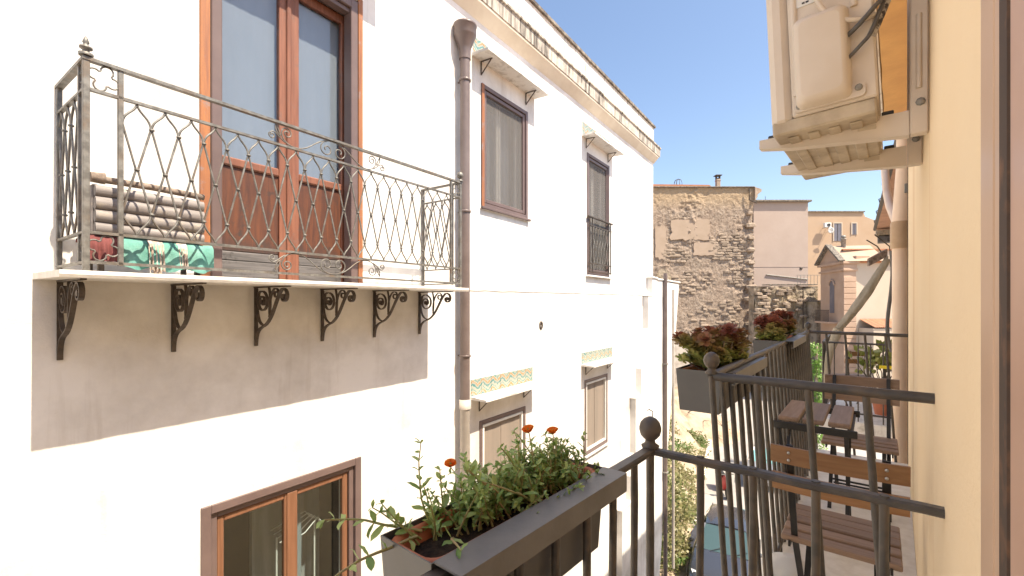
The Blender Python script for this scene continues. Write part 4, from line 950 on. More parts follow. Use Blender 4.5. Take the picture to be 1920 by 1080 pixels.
# ================================================================ furniture on the middle balcony
def folding_chair(loc,rz,label,top_mat,w_=.37,facing=1):
    """seat centred on origin in x, back at -y (facing +y)"""
    C=empty('folding_chair',loc,rz); tag(C,label,'chair','folding wooden chairs on the balconies')
    hw=w_/2; sz=.455
    for k in range(5):
        yk=-.02+k*.076; MB().box(-hw,hw,yk,yk+.062,sz-.022-.004*abs(k-2),sz-.004*abs(k-2),.004).build('seat_slat',K['slat'],C)
    for sx in(-1,1):
        m=MB(); m.ribbon([(sx*(hw-.03),-.03,sz-.035),(sx*(hw-.03),.36,sz-.035)],(1,0,0),.008,.022); m.build('seat_rail',K['black'],C)
        m=MB(); m.ribbon([(sx*(hw-.045),-.13,.835),(sx*(hw-.045),-.07,.62),(sx*(hw-.045),.0,.44),(sx*(hw-.045),.33,.0)],(1,0,0),.022,.008); m.build('back_leg',K['black'],C)
        m=MB(); m.ribbon([(sx*(hw-.07),.33,.43),(sx*(hw-.07),-.02,.0)],(1,0,0),.022,.008); m.build('front_leg',K['black'],C)
    for kk,(z0,yk) in enumerate(((.765,-.128),(.655,-.098))):
        mb=MB(); rings=[]
        for i in range(9):
            f=i/8; x=-hw-.015+(w_+.03)*f; yy=yk-.03*(1-(2*f-1)**2)*.6; rings.append([(x,yy,z0),(x,yy-.018,z0+.003),(x,yy-.022,z0+.068),(x,yy-.004,z0+.066)])
        mb.loft(rings,smooth=False); mb.build('back_slat',top_mat,C)
    for sx in(-1,1):
        for zz in(.785,.812):
            m=MB(); vs=m.v; m.lathe([(.006,0),(.005,.003),(0,.004)],(0,0,0),7); vs[:]=[(sx*(hw-.045)+a,-.165+c if False else -.159-c,zz+b) for a,b,c in vs]; m.build('bolt',K['steel'],C)
    for yy,zz in((.20,.16),(.05,.09)):
        m=MB(); m.tube([(-hw+.05,yy,zz),(hw-.05,yy,zz)],.007,6); m.build('stretcher',K['black'],C)
    return C
folding_chair((-.165,2.10,zf),.02,'folding chair with orange wooden back slats, nearest the camera on the middle balcony',K['slato'])
folding_chair((-.19,4.02,zf),PI+.02,'folding chair with brown slats facing the slatted table, at its far side',K['slat'],.40)
TB=empty('folding_table',(-.36,3.27,zf),.03); tag(TB,'small folding table with three thick wooden slats in a black frame','table')
for k in range(3): MB().box(-.165+k*.118,-.065+k*.118,-.28,.27,.695,.722,.005).build('slat',K['slaty'],TB)
for yy in(-.295,.285): MB().box(-.20,.20,yy-.008,yy+.008,.655,.694,.003).build('end_frame',K['black'],TB)
for xx in(-.17,.17): MB().box(xx-.01,xx+.01,-.286,.276,.655,.675,.002).build('side_frame',K['black'],TB)
for sx in(-1,1):
    for sy in(-1,1):
        m=MB(); m.ribbon([(sx*.15,sy*.25,.66),(sx*.15,-sy*.22,0)],(1,0,0),.02,.008) if sx==1 else m.ribbon([(sx*.165,sy*.25,.66),(sx*.165,-sy*.22,0)],(1,0,0),.02,.008); m.build('leg',K['black'],TB)
for sy in(-1,1): m=MB(); m.tube([(-.16,sy*.2,.05),(.15,sy*.2,.05)],.006,6); m.build('stretcher',K['black'],TB)
# pale bag on the floor
m=MB(); rings=[]
for z,r in((0,.075),(.03,.10),(.09,.095),(.13,.06),(.15,.02)): rings.append([(r*1.25*math.cos(q*2*PI/16)*(1+.12*noise.noise(Vector((q,z*20,1)))),r*math.sin(q*2*PI/16)*(1+.15*noise.noise(Vector((q,z*20,4)))),z) for q in range(16)])
m.loft(rings); o=m.build('plastic_bag',K['whitep']); p=onz(1478,1068,zf+.08); o.location=(p.x,p.y,zf+.001); tag(o,'crumpled white plastic bag on the middle balcony floor by the railing','bag')

# ================================================================ the neighbouring house further along our side
NH=empty('neighbour_house',(.33,6.6,0),math.radians(3.1)); tag(NH,'pale neighbouring house past the peach drainpipe with brick-lined eave','house')
MB().box(0,7,-1.42,5.2,0,E0+1.46).build('wall',K['cream'],NH)
MB().box(-.235,-.03,-1.44,-1.20,0,E0+1.46).build('corner_pier',K['cream'],NH)
m=MB(); m.add([(-.36,-1.4,E0+1.60),(7,-1.4,E0+2.4),(7,5.3,E0+2.4),(-.36,5.3,E0+1.60)],[(0,1,2,3)]); m.build('roof',K['tileroof'],NH)
for k in range(16):
    MB().box(-.35,.0,-1.38+k*.41,-1.38+k*.41+.402,E0+1.50,E0+1.53,.004).build('eave_brick',K['pianelle'],NH)
m=MB(); m.tube([(-.36,-1.4,E0+1.535),(-.36,5.3,E0+1.535)],.035,8); m.build('gutter',K['irond'],NH)
for k in range(6):
    m=MB(); m.tube([(-.385,-1+k*1.1,E0+1.54),(-.40,-1+k*1.1,E0+1.60),(-.36,-1+k*1.1,E0+1.62)],.008,5); m.build('gutter_hook',K['irond'],NH)
MB().box(-.36,.0,4.85,5.15,E0+1.36,E0+1.46,.01).build('wall_plate',K['greystone'],NH)
MB().box(-.33,.0,4.9,5.15,E0+1.22,E0+1.345,.01).build('wall_plate',K['doorboard'],NH)
DS=empty('drainpipe',(.03,5.33,0)); tag(DS,'peach painted plastic downpipe beside the ochre wall','drainpipe')
m=MB(); m.lathe([(.055,.2),(.055,E0+.52)],(0,0,0),18); m.build('pipe',K['peach'],DS)
m=MB(); m.lathe([(.066,E0+.50),(.068,E0+.51),(.068,E0+.72),(.062,E0+.74)],(0,0,0),18); m.build('collar',K['peach2'],DS)
m=MB(); m.tube([(.0,0,E0+.72),(.012,0,E0+.9),(.03,.01,E0+1.2),(.035,.01,E0+1.62)],.060,16); m.build('upper_pipe',K['peach'],DS)
m=MB(); m.tube([(-.02,.05,E0+.74),(-.07,.4,E0+.95),(-.10,.9,E0+1.18),(-.12,1.1,E0+1.50)],.035,10); m.build('branch_pipe',K['peach'],DS)
MB().box(.03,.085,-.07,-.045,E0+.98,E0+1.06,.004).build('pipe_bracket',K['zinc'],DS)
# neighbour's balcony
NBc=empty('balcony',(0,0,0),0,NH); NBc.matrix_local=(Matrix.Translation((.33,6.6,0))@Matrix.Rotation(math.radians(3.1),4,'Z')).inverted()
zn2=E0-.50; zq=E0-1.50
MB().box(-.78,.30,7.25,9.7,zq-.14,zq,.01).build('slab',K['hood'],NBc)
for nm,p,q in(('side_rail',(-.74,7.3,zn2),(.25,7.3,zn2)),('front_rail',(-.74,7.3,zn2),(-.86,9.6,zn2)),('side_rail',(-.86,9.6,zn2),(.1,9.6,zn2)),('bottom_rail',(-.74,7.3,zq+.1),(.25,7.3,zq+.1))):
    m=MB(); m.tube([p,q],.012,6); m.build(nm,K['rail'],NBc)
tb=MB(); tb.tube([(0,0,0),(0,0,-1.0)],.0075,6); tbm=tb.mesh('baluster',K['rail'])
for i in range(8): link('baluster',tbm,NBc,(-.74+.125*i,7.3,zn2))
for i in range(15): link('baluster',tbm,NBc,(-.75-.008*i,7.45+.15*i,zn2))
folding_chair((-.42,8.25,zq),.5,'folding chair with pale wooden back on the neighbouring balcony beyond the far rail',K['slato'],.40)
# rolled awning
AW=empty('rolled_awning',tuple(ony(1572,617,7.55))); tag(AW,'rolled beige canvas awning slanting down from the neighbouring eave','awning')
def awp(u,v,y): return ony(u,v,y)-Vector(AW.location)
a_,b_=awp(1664,486,7.9),awp(1572,617,7.55)
m=MB(); rings=[]; ax=(b_-a_).normalized(); s1=ax.orthogonal().normalized(); s2=ax.cross(s1)
for i in range(21):
    f=i/20; r=.026+.034*math.sin(PI*min(1,.1+f*.75)); c=a_.lerp(b_,f)+Vector((0,0,-.05*math.sin(PI*f)))
    rings.append([c+(s1*math.cos(q*PI/8)+s2*math.sin(q*PI/8))*r*(1+.16*math.sin(q*2.4+f*1.5)+.1*noise.noise(Vector((q,f*6,0)))) for q in range(16)])
m.loft(rings); m.build('canvas',K['canvas'],AW)
m=MB(); m.tube([a_+Vector((.0,0,.04)),awp(1640,530,7.85),awp(1600,588,7.6)],.018,8); m.build('roller_bar',K['canvas'],AW)
m=MB(); m.tube([b_,awp(1556,660,7.5),awp(1546,720,7.45)],[.06,.045,.03],10); m.build('hanging_end',K['canvas'],AW)
m=MB(); m.ribbon([awp(1628,492,7.7),awp(1662,474,7.9)],(0,0,1),.10,.03); m.build('arm',K['endgrain'],AW)
for pts in([(1625,450,7.8),(1645,462,7.9),(1664,490,7.95)],[(1640,440,7.8),(1668,462,8),(1670,500,8)]):
    m=MB(); m.tube([awp(*p) for p in pts],.008,5); m.build('stay_wire',K['irond'],AW)
m=MB(); pts=[Vector(q) for q in bez(ony(1672,470,6.9),ony(1680,560,6.9),ony(1650,600,6.9),ony(1672,660,6.9),16)]; m.tube(pts,.02,8); tag(m.build('hose',K['cable']),'dark hanging hose next to the peach downpipe','hose')
MB_y=MB(); 
MB_y.box(-.08,.08,0,.01,-.02,.02); o=MB_y.build('yellow_tag',K['yellow']); o.location=ony(1664,689,7.27); tag(o,'small yellow strip tied on the neighbouring railing','strip')

# ================================================================ far buildings (camera-facing facades at their own distances)
def far(name,u,d,label,cat='building',rz=0):
    p=Fv*d+Rv*((u-ux)/fpx*d); o=empty(name,(p.x,p.y,0),CAM_YAW+rz); return tag(o,label,cat)
def fx(u,d,u0): return (u-u0)/fpx*d
def fz(v,d): return EYE-(v-vy)/fpx*d
# -- ruined rubble-stone building
d=46; u0=1320; SB=far('stone_building',u0,d,'tall ruined building of bare tan rubble masonry behind the white house','building')
X0,X1,ZT=fx(1120,d,u0),fx(1413,d,u0),fz(352,d)
m=MB(); nx,nz=150,170; V=[]
def sdisp(x,z):
    q=Vector((x,0,z)); a=noise.fractal(q*.55,1,2,5)*.16+noise.fractal(q*2.2,1,2,4)*.10
    mask=max(0,noise.noise(q*.33+Vector((3,0,1)))*1.6+.15); return -a*(.35+mask)
for j in range(nz+1):
    for i in range(nx+1):
        x=X0+(X1-X0)*i/nx; z=ZT*j/nz; V.append((x,sdisp(x,z),z))
m.add(V,[(j*(nx+1)+i,j*(nx+1)+i+1,(j+1)*(nx+1)+i+1,(j+1)*(nx+1)+i) for j in range(nz) for i in range(nx)])
m.add([(X1,0,0),(X1,9,0),(X1,9,ZT),(X1,0,ZT),(X0,0,ZT),(X0,9,ZT),(X0,9,0)],[(0,1,2,3),(3,2,5,4),(1,6,5,2)])
m.build('wall',K['masonry'],SB,fix=False)
def rock(seed):
    r_=random.Random(seed); mb=MB(); mb.box(-.5,.5,-.5,.5,-.5,.5,.16); mb.v=[(x+r_.uniform(-.1,.1),y+r_.uniform(-.08,.08),z+r_.uniform(-.1,.1)) for x,y,z in mb.v]; return mb.mesh('stone',K['stone'])
RK=[rock(k) for k in range(6)]; rs=random.Random(8); ns=0
def patch(uc,vc,ru,rv,n):
    global ns
    for k in range(n):
        a=rs.uniform(0,6.28); r=math.sqrt(rs.random()); x=fx(uc+ru*r*math.cos(a),d,u0); z=round(fz(vc+rv*r*math.sin(a),d)/.27)*.27+rs.uniform(-.03,.03)
        link('stone',rs.choice(RK),SB,(x,sdisp(x,z)-.02,z),(0,rs.uniform(-.06,.06),rs.uniform(-.2,.2)),(rs.uniform(.35,.75),.17,rs.uniform(.15,.25))); ns+=1
patch(1268,478,24,13,46); patch(1360,462,34,26,70); patch(1385,500,24,40,50); patch(1290,530,40,22,40); patch(1340,590,50,30,40)
for k in range(11):
    z=fz(400+k*23,d); link('stone',rs.choice(RK),SB,(X1-.25-rs.uniform(0,.25),-.06,z),(0,rs.uniform(-.05,.05),rs.uniform(-.1,.1)),(rs.uniform(.5,1.0),.55,rs.uniform(.28,.42)))
OR=MAT('old_render',(.40,.31,.24),(.365,.28,.21),1.2,rough=.95,bump=.3,bscale=6,bdist=.03)
for (ua,ub,va,vb) in((1258,1330,412,452),(1228,1248,424,486),(1300,1345,455,480)):
    xa,xb,za,zb_=fx(ua,d,u0),fx(ub,d,u0),fz(vb,d),fz(va,d); n=34; pl=[]
    for k in range(n):
        a=2*PI*k/n; cx_,cz=math.cos(a),math.sin(a); q=max(abs(cx_),abs(cz)); jg=1+.16*noise.noise(Vector((cx_*3,cz*3,ua)))-(.22*max(0,-cz) if ua!=1228 else 0)*abs(noise.noise(Vector((cx_*4,ua,0))))*3
        pl.append(((xa+xb)/2+(xb-xa)/2*cx_/q*jg,(za+zb_)/2+(zb_-za)/2*cz/q*jg))
    MB().prism(pl,-.10,.2).build('plaster_patch',OR,SB)
m=MB(); m.box(X0,X1+.05,-.22,9,ZT,ZT+.10,.02); m.build('eave_course',K['coping'],SB)
m=MB(); m.prism([(X0,ZT+.10),(fx(1335,d,u0),ZT+.10),(fx(1330,d,u0),ZT+.30),(X0,ZT+.42)],0,8,'y'); m.build('roof',K['tileroof'],SB)
m=MB(); xc=fx(1356,d,u0); m.box(xc-.2,xc+.2,1,1.4,ZT,ZT+1.2,.03); m.box(xc-.22,xc+.22,.97,1.43,ZT+1.0,ZT+1.1); m.build('chimney',K['stone'],SB)
m=MB(); m.box(xc-.32,xc+.32,.88,1.52,ZT+1.52,ZT+1.6); m.box(xc-.2,xc+.2,1.02,1.38,ZT+1.2,ZT+1.28)
for q in(-.17,.17): m.box(xc+q-.04,xc+q+.04,1.05,1.12,ZT+1.28,ZT+1.52); m.box(xc+q-.04,xc+q+.04,1.28,1.35,ZT+1.28,ZT+1.52)
m.build('chimney_cap',K['irond'],SB)
m=MB(); xg=fx(1285,d,u0)
for q in range(4):
    a=q*PI/4; m.tube([(xg+.42*math.cos(a)*s_*(1 if abs(s_)>.01 else 0),2+.42*math.sin(a)*s_,ZT+.3+z) for s_,z in((-1,0),(-1,.7),(-.75,1.0),(0,1.15),(.75,1.0),(1,.7),(1,0))],.02,5)
m.build('bell_frame',K['irond'],SB)
m=MB(); m.prism([(X1,ZT-1.35),(X1+.25,ZT-1.0),(X1+.25,ZT-.75),(X1+.65,ZT-.45),(X1+.65,ZT-.2),(X1,ZT)],-.3,.5,'y'); m.build('cornice_return',K['stone'],SB)
m=MB(); m.tube([(X1-.6,-.3,ZT-.1),(X1-.6,-.3,ZT-1.3),(X1+.15,-.3,ZT-1.6)],.06,6); m.build('gutter_pipe',K['irond'],SB)
# arched hole on the left
m=MB(); xa=fx(1243,d,u0); za=fz(520,d); m.prism([(xa+.75*math.cos(q*PI/8),za+.85*math.sin(q*PI/8)) for q in range(9)]+[(xa-.75,za-.8),(xa+.75,za-.8)],-.22,-.18,'y'); m.build('blocked_arch',K['greystone'],SB)
# -- pale pink block
d=50; u0=1464; PK=far('pink_building',u0,d,'plain pale pink rendered block with dark coping beside the stone ruin','building')
m=MB(); m.box(fx(1405,d,u0),fx(1515,d,u0),0,9,0,fz(379,d)); m.build('wall',K['pinkw'],PK)
m=MB(); m.box(fx(1403,d,u0),fx(1519,d,u0),-.35,9,fz(379,d),fz(375.5,d),.03); m.build('coping',K['coping'],PK)
m=MB(); m.box(fx(1413,d,u0),fx(1515,d,u0),-.03,.0,fz(500,d)-.04,fz(500,d)+.04); m.build('string_course',K['pinkw'],PK)
m=MB(); m.tube([(fx(1436,d,u0),-.08,fz(515,d)),(fx(1514,d,u0),-.08,fz(524,d))],.06,6); m.build('cable_run',K['zinc'],PK)
m=MB(); vs=m.v; m.lathe([(.16,0),(.16,.05),(.05,.06)],(0,0,0),10); vs[:]=[(fx(1502,d,u0)+a,-c,fz(503,d)+b) for a,b,c in vs]; m.build('vent_grille',K['irond'],PK)
m=MB(); m.tube([(fx(1454,d,u0),2,fz(376,d)),(fx(1454,d,u0),2,fz(360,d))],.025,5); m.build('aerial',K['irond'],PK)
# -- pale orange block
d=62; u0=1575; OB=far('orange_building',u0,d,'pale orange block in the distance with two shuttered windows','building')
m=MB(); m.prism([(fx(1495,d,u0),0),(fx(1690,d,u0),0),(fx(1690,d,u0),fz(420,d)),(fx(1640,d,u0),fz(413,d)),(fx(1622,d,u0),fz(406,d)),(fx(1619,d,u0),fz(398,d)),(fx(1495,d,u0),fz(398,d))],0,10,'y'); m.build('wall',K['orangew'],OB)
m=MB(); m.box(fx(1495,d,u0),fx(1620,d,u0),-.2,10,fz(398,d),fz(396,d)); m.build('coping',K['coping'],OB)
for ua,ub,va,vb in((1563,1577,419,452),(1597,1605,419,440)):
    Wn=empty('window',(0,0,0),0,OB); x0,x1,z0,z1=fx(ua,d,u0),fx(ub,d,u0),fz(vb,d),fz(va,d)
    MB().box(x0,x1,-.05,.02,z0,z1).build('shutter',K['winfar'],Wn)
    mb=MB(); mb.box(x0-.12,x0,-.1,.0,z0,z1+.12); mb.box(x1,x1+.12,-.1,0,z0,z1+.12); mb.box(x0,x1,-.1,0,z1+.001,z1+.12); mb.build('surround',K['cream'],Wn)
    MB().box((x0+x1)/2-.025,(x0+x1)/2+.025,-.08,-.05,z0,z1).build('mullion',K['irond'],Wn)
acx,acz=fx(1550,d,u0),fz(424,d)
UA=far('air_conditioner',1550,d-.5,'white outdoor air conditioner high on the distant orange wall','air conditioner'); UA.location.z=fz(428,d)
MB().box(-.45,.45,-.3,.05,0,.62,.03).build('case',K['whitep'],UA); m=MB(); vs=m.v; m.lathe([(.24,0),(.23,.02),(.08,.025),(.07,.0)],(0,0,0),14); vs[:]=[(a+.08,-.3-c,.31+b) for a,b,c in vs]; m.build('fan_grille',K['black'],UA)
for q in(-.3,.3): MB().box(q-.03,q+.03,-.25,.45,-.06,-.0005).build('bracket',K['zinc'],UA)
SD=far('satellite_dish',1557,d-.8,'white satellite dish below the distant air conditioner','dish'); SD.location.z=fz(434,d)
m=MB(); vs=m.v; m.lathe([(0,.0),(.25,.03),(.42,.10),(.43,.105),(.25,.045),(0,.015)],(0,0,0),16); vs[:]=[(a,-c*1.2-.1*b,b) for a,b,c in vs]; m.build('dish',K['whitep'],SD); m=MB(); m.tube([(0,0,-.4),(0,-.45,.05)],.02,5); m.build('feed_arm',K['zinc'],SD); m=MB(); m.tube([(0,0,0),(.0,.3,-.1),(0,.8,-.1)],.03,5); m.build('mast',K['zinc'],SD)
# -- gabled stucco building
d=36; u0=1582; GB=far('gabled_building',u0,d,'salmon stucco building with pediment, rusticated corner and cream side wall','building')
xe=fx(1690,d,u0); zc=fz(490,d)
MB().prism([(.95,.02),(xe,.02),(xe+4.5,6),(3.0,6),(1.0,3.4)],0,zc,'z').build('wall',K['cream'],GB)
m=MB(); m.prism([(0,0),(.95,-.02),(1.0,3.45),(.62,3.6)],0,zc,'z'); m.build('front_wall',K['stucco'],GB)
for k in range(24):
    z0=.2+k*.45
    if z0+.4<zc-.9: MB().box(-.04,.96,-.07,.04,z0,z0+.405,.02).build('quoin_block',K['stucco'],GB)
m=MB(); m.box(-.12,1.05,-.14,.3,zc-.75,zc-.55,.03); m.box(-.06,1.0,-.09,.3,zc-.55,zc-.2,.02); m.box(-.2,1.12,-.22,.3,zc-.2,zc,.03); m.build('capital',K['stucco'],GB)
m=MB(); m.box(.95,xe,-.2,.1,zc-.12,zc,.02); m.build('side_cornice',K['tileroof'],GB)
dirf=Vector((.62,3.6,0)).normalized(); nf=Vector((-dirf.y,dirf.x,0))
def onf(s,o,z): return (dirf*s+nf*o+Vector((0,0,z)))
m=MB()
for z0,z1,o_ in((zc-.75,zc-.6,.12),(zc-.2,zc,.24)): m.loft([[onf(-.1,0,z0),onf(-.1,o_,z0),onf(-.1,o_,z1),onf(-.1,0,z1)],[onf(3.75,0,z0),onf(3.75,o_,z0),onf(3.75,o_,z1),onf(3.75,0,z1)]],smooth=False)
m.build('entablature',K['stucco'],GB)
m=MB(); A,Bp,Cp=onf(-.2,.1,zc),onf(3.8,.1,zc),onf(1.9,.1,zc+1.45); dp=-nf*3
m.add([A,Bp,Cp,A+dp,Bp+dp,Cp+dp],[(0,1,2),(3,5,4),(0,3,4,1),(1,4,5,2),(2,5,3,0)]); m.build('pediment',K['stucco'],GB)
m=MB()
for p,q in((A,Cp),(Bp,Cp)): m.ribbon([p+nf*.12+Vector((0,0,.02)),q+nf*.12+Vector((0,0,.08))],nf,.45,.14)
m.build('raking_cornice',K['coping'],GB)
m=MB(); m.prism([(.7,1.0),(xe,1.0),(xe+3,4),(2.2,4)],zc,zc+1.0,'z'); m.build('attic',K['cream'],GB)
m=MB(); m.prism([(.5,.8),(xe,.8),(xe+3,4.1),(2.1,4.1)],zc+1.0,zc+1.1,'z'); m.build('attic_roof',K['tileroof'],GB)
m=MB(); m.box(.9,2.0,-.1,.9,zc+.001,zc+.45,.03); m.build('roof_step',K['stucco'],GB)
m=MB(); m.lathe([(.17,zc+1.1),(.17,zc+1.95),(.22,zc+1.96),(.22,zc+2.02),(.1,zc+2.03),(.1,zc+2.1),(.2,zc+2.11),(.12,zc+2.3),(0,zc+2.32)],(1.15,1.6,0),12); m.build('flue',K['zinc'],GB)
m=MB(); sN,zN=1.75,fz(562,38)
q=[onf(sN+.36*math.cos(k*PI/8),.02,zN+1.2+.36*math.sin(k*PI/8)) for k in range(9)]+[onf(sN-.36,.02,zN-1.1),onf(sN+.36,.02,zN-1.1)]
m.add(q,[tuple(range(len(q)))]); m.add([v+nf*.001-nf*.2 for v in q],[tuple(range(len(q)))]); m.build('arched_window',K['winfar'],GB,fix=False)
m=MB(); m.tube([onf(sN+.44*math.cos(k*PI/8),.06,zN+1.2+.44*math.sin(k*PI/8)) for k in range(9)],.08,6); m.build('arch_moulding',K['stucco'],GB)
zb2=fz(606,38); m=MB(); m.loft([[onf(.9,0,zb2),onf(.9,.7,zb2),onf(.9,.7,zb2+.15),onf(.9,0,zb2+.15)],[onf(3.2,0,zb2),onf(3.2,.7,zb2),onf(3.2,.7,zb2+.15),onf(3.2,0,zb2+.15)]],smooth=False); m.build('balcony_slab',K['stucco'],GB)
m=MB()
for k in range(14): m.tube([onf(.95+k*.17,.65,zb2+.15),onf(.95+k*.17,.65,zb2+1.1)],.02,4)
m.tube([onf(.9,.65,zb2+1.1),onf(3.2,.65,zb2+1.1)],.03,4); m.build('balcony_railing',K['irond'],GB)
m=MB(); xr0,xr1=fx(1612,d,u0),fx(1672,d,u0); zr=fz(612,d)
for k in range(16):
    x=xr0+(xr1-xr0)*(k+.5)/16; rows=[[(x+.09*math.cos(q*PI/5),-1.6+0*q,zr-.05+.07*math.sin(q*PI/5)) for q in range(6)],[(x+.09*math.cos(q*PI/5),-.02,zr+.55+.07*math.sin(q*PI/5)) for q in range(6)]]
    mb=MB(); mb.loft(rows,cap=False,closed=False); mb.build('roof_tile_row',K['tileroof'],GB)
MB().box(xr0-.1,xr1,-1.5,-.03,0,zr-.1).build('lean_to_wall',K['cream'],GB)
# -- rubble boundary wall in the middle distance
d=43; u0=1472; RW=far('ruined_wall',u0,d,'low grey brown rubble wall below the pale pink block','wall')
m=MB(); nx,nz=70,46; x0,x1,zt=fx(1414,d,u0),fx(1533,d,u0),fz(537,d); V=[]
for j in range(nz+1):
    for i in range(nx+1):
        x=x0+(x1-x0)*i/nx; z=zt*j/nz; q=Vector((x,7,z)); dz=.25*noise.noise(Vector((x*1.3,2,0))) if j==nz else 0
        V.append((x,-(noise.fractal(q*.9,1,2,5)*.22+noise.fractal(q*3,1,2,3)*.08),z+dz))
m.add(V,[(j*(nx+1)+i,j*(nx+1)+i+1,(j+1)*(nx+1)+i+1,(j+1)*(nx+1)+i) for j in range(nz) for i in range(nx)]); m.add([(x0,0,0),(x0,1,0),(x0,1,zt),(x0,0,zt),(x1,0,zt),(x1,1,zt),(x1,1,0),(x1,0,0)],[(0,1,2,3),(3,2,5,4),(7,6,5,4),(1,6,5,2)])
m.build('wall',K['greystone'],RW,fix=False)
for k in range(90):
    x=rs.uniform(x0,x1) if k>35 else rs.uniform(x0,x0+1.2); z=round(rs.uniform(zt-6,zt-.2)/.3)*.3; link('stone',rs.choice(RK),RW,(x,-.12,z),(0,rs.uniform(-.1,.1),0),(rs.uniform(.35,.8),.45,rs.uniform(.2,.32)))
m=MB(); m.box(fx(1440,d,u0),x1,-.05,1.1,zt+.14,zt+.22,.03); m.build('coping',K['coping'],RW)
m=MB(); m.tube([(fx(1502,d,u0),-.3,zt-.4),(fx(1502,d,u0),-.3,zt-4)],.06,6); m.build('pipe',K['irond'],RW)
m=MB(); 
for k in range(9): m.tube([(x1-1.6+k*.32,.5,zt+.2),(x1-1.6+k*.32,.5,zt+1.1)],.02,4)
m.tube([(x1-1.7,.5,zt+1.1),(x1+1.3,.5,zt+1.1)],.03,4); m.build('terrace_railing',K['zinc'],RW)
d=41.5; u0=1541; SHD=far('lean_to',u0,d,'shaded low annex with white meter box beside the salmon building','annex')
MB().box(fx(1531,d,u0),fx(1556,d,u0),0,3,0,fz(566,d)).build('wall',K['greystone'],SHD); MB().box(fx(1530,d,u0),fx(1557,d,u0),-.2,3,fz(566,d),fz(563,d)).build('roof',K['coping'],SHD); MB().box(fx(1540,d,u0),fx(1551,d,u0),-.12,-.005,fz(590,d),fz(577,d),.02).build('meter_box',K['whitep'],SHD); MB().box(fx(1540,d,u0),fx(1550,d,u0),-.05,-.004,fz(650,d),fz(600,d),.02).build('door',K['irond'],SHD)
# -- pale concrete wall at the foot of the ruin
d=44.5; u0=1335; LWl=far('concrete_wall',u0,d,'pale concrete boundary wall at the foot of the stone ruin','wall')
m=MB(); m.box(fx(1225,d,u0),fx(1412,d,u0),0,.5,0,fz(641,d)); m.build('wall',K['kerb'],LWl); m=MB(); m.box(fx(1224,d,u0),fx(1413,d,u0),-.1,.6,fz(641,d),fz(638,d),.02); m.build('coping',K['hood'],LWl)
o=MB().tube([(0,0,0),(0,0,fz(606,40))],.05,6).build('thin_pole',K['irond']); p=Fv*40+Rv*((1386-ux)/fpx*40); o.location=(p.x,p.y,0); tag(o,'thin dark pole in front of the stone ruin','pole')

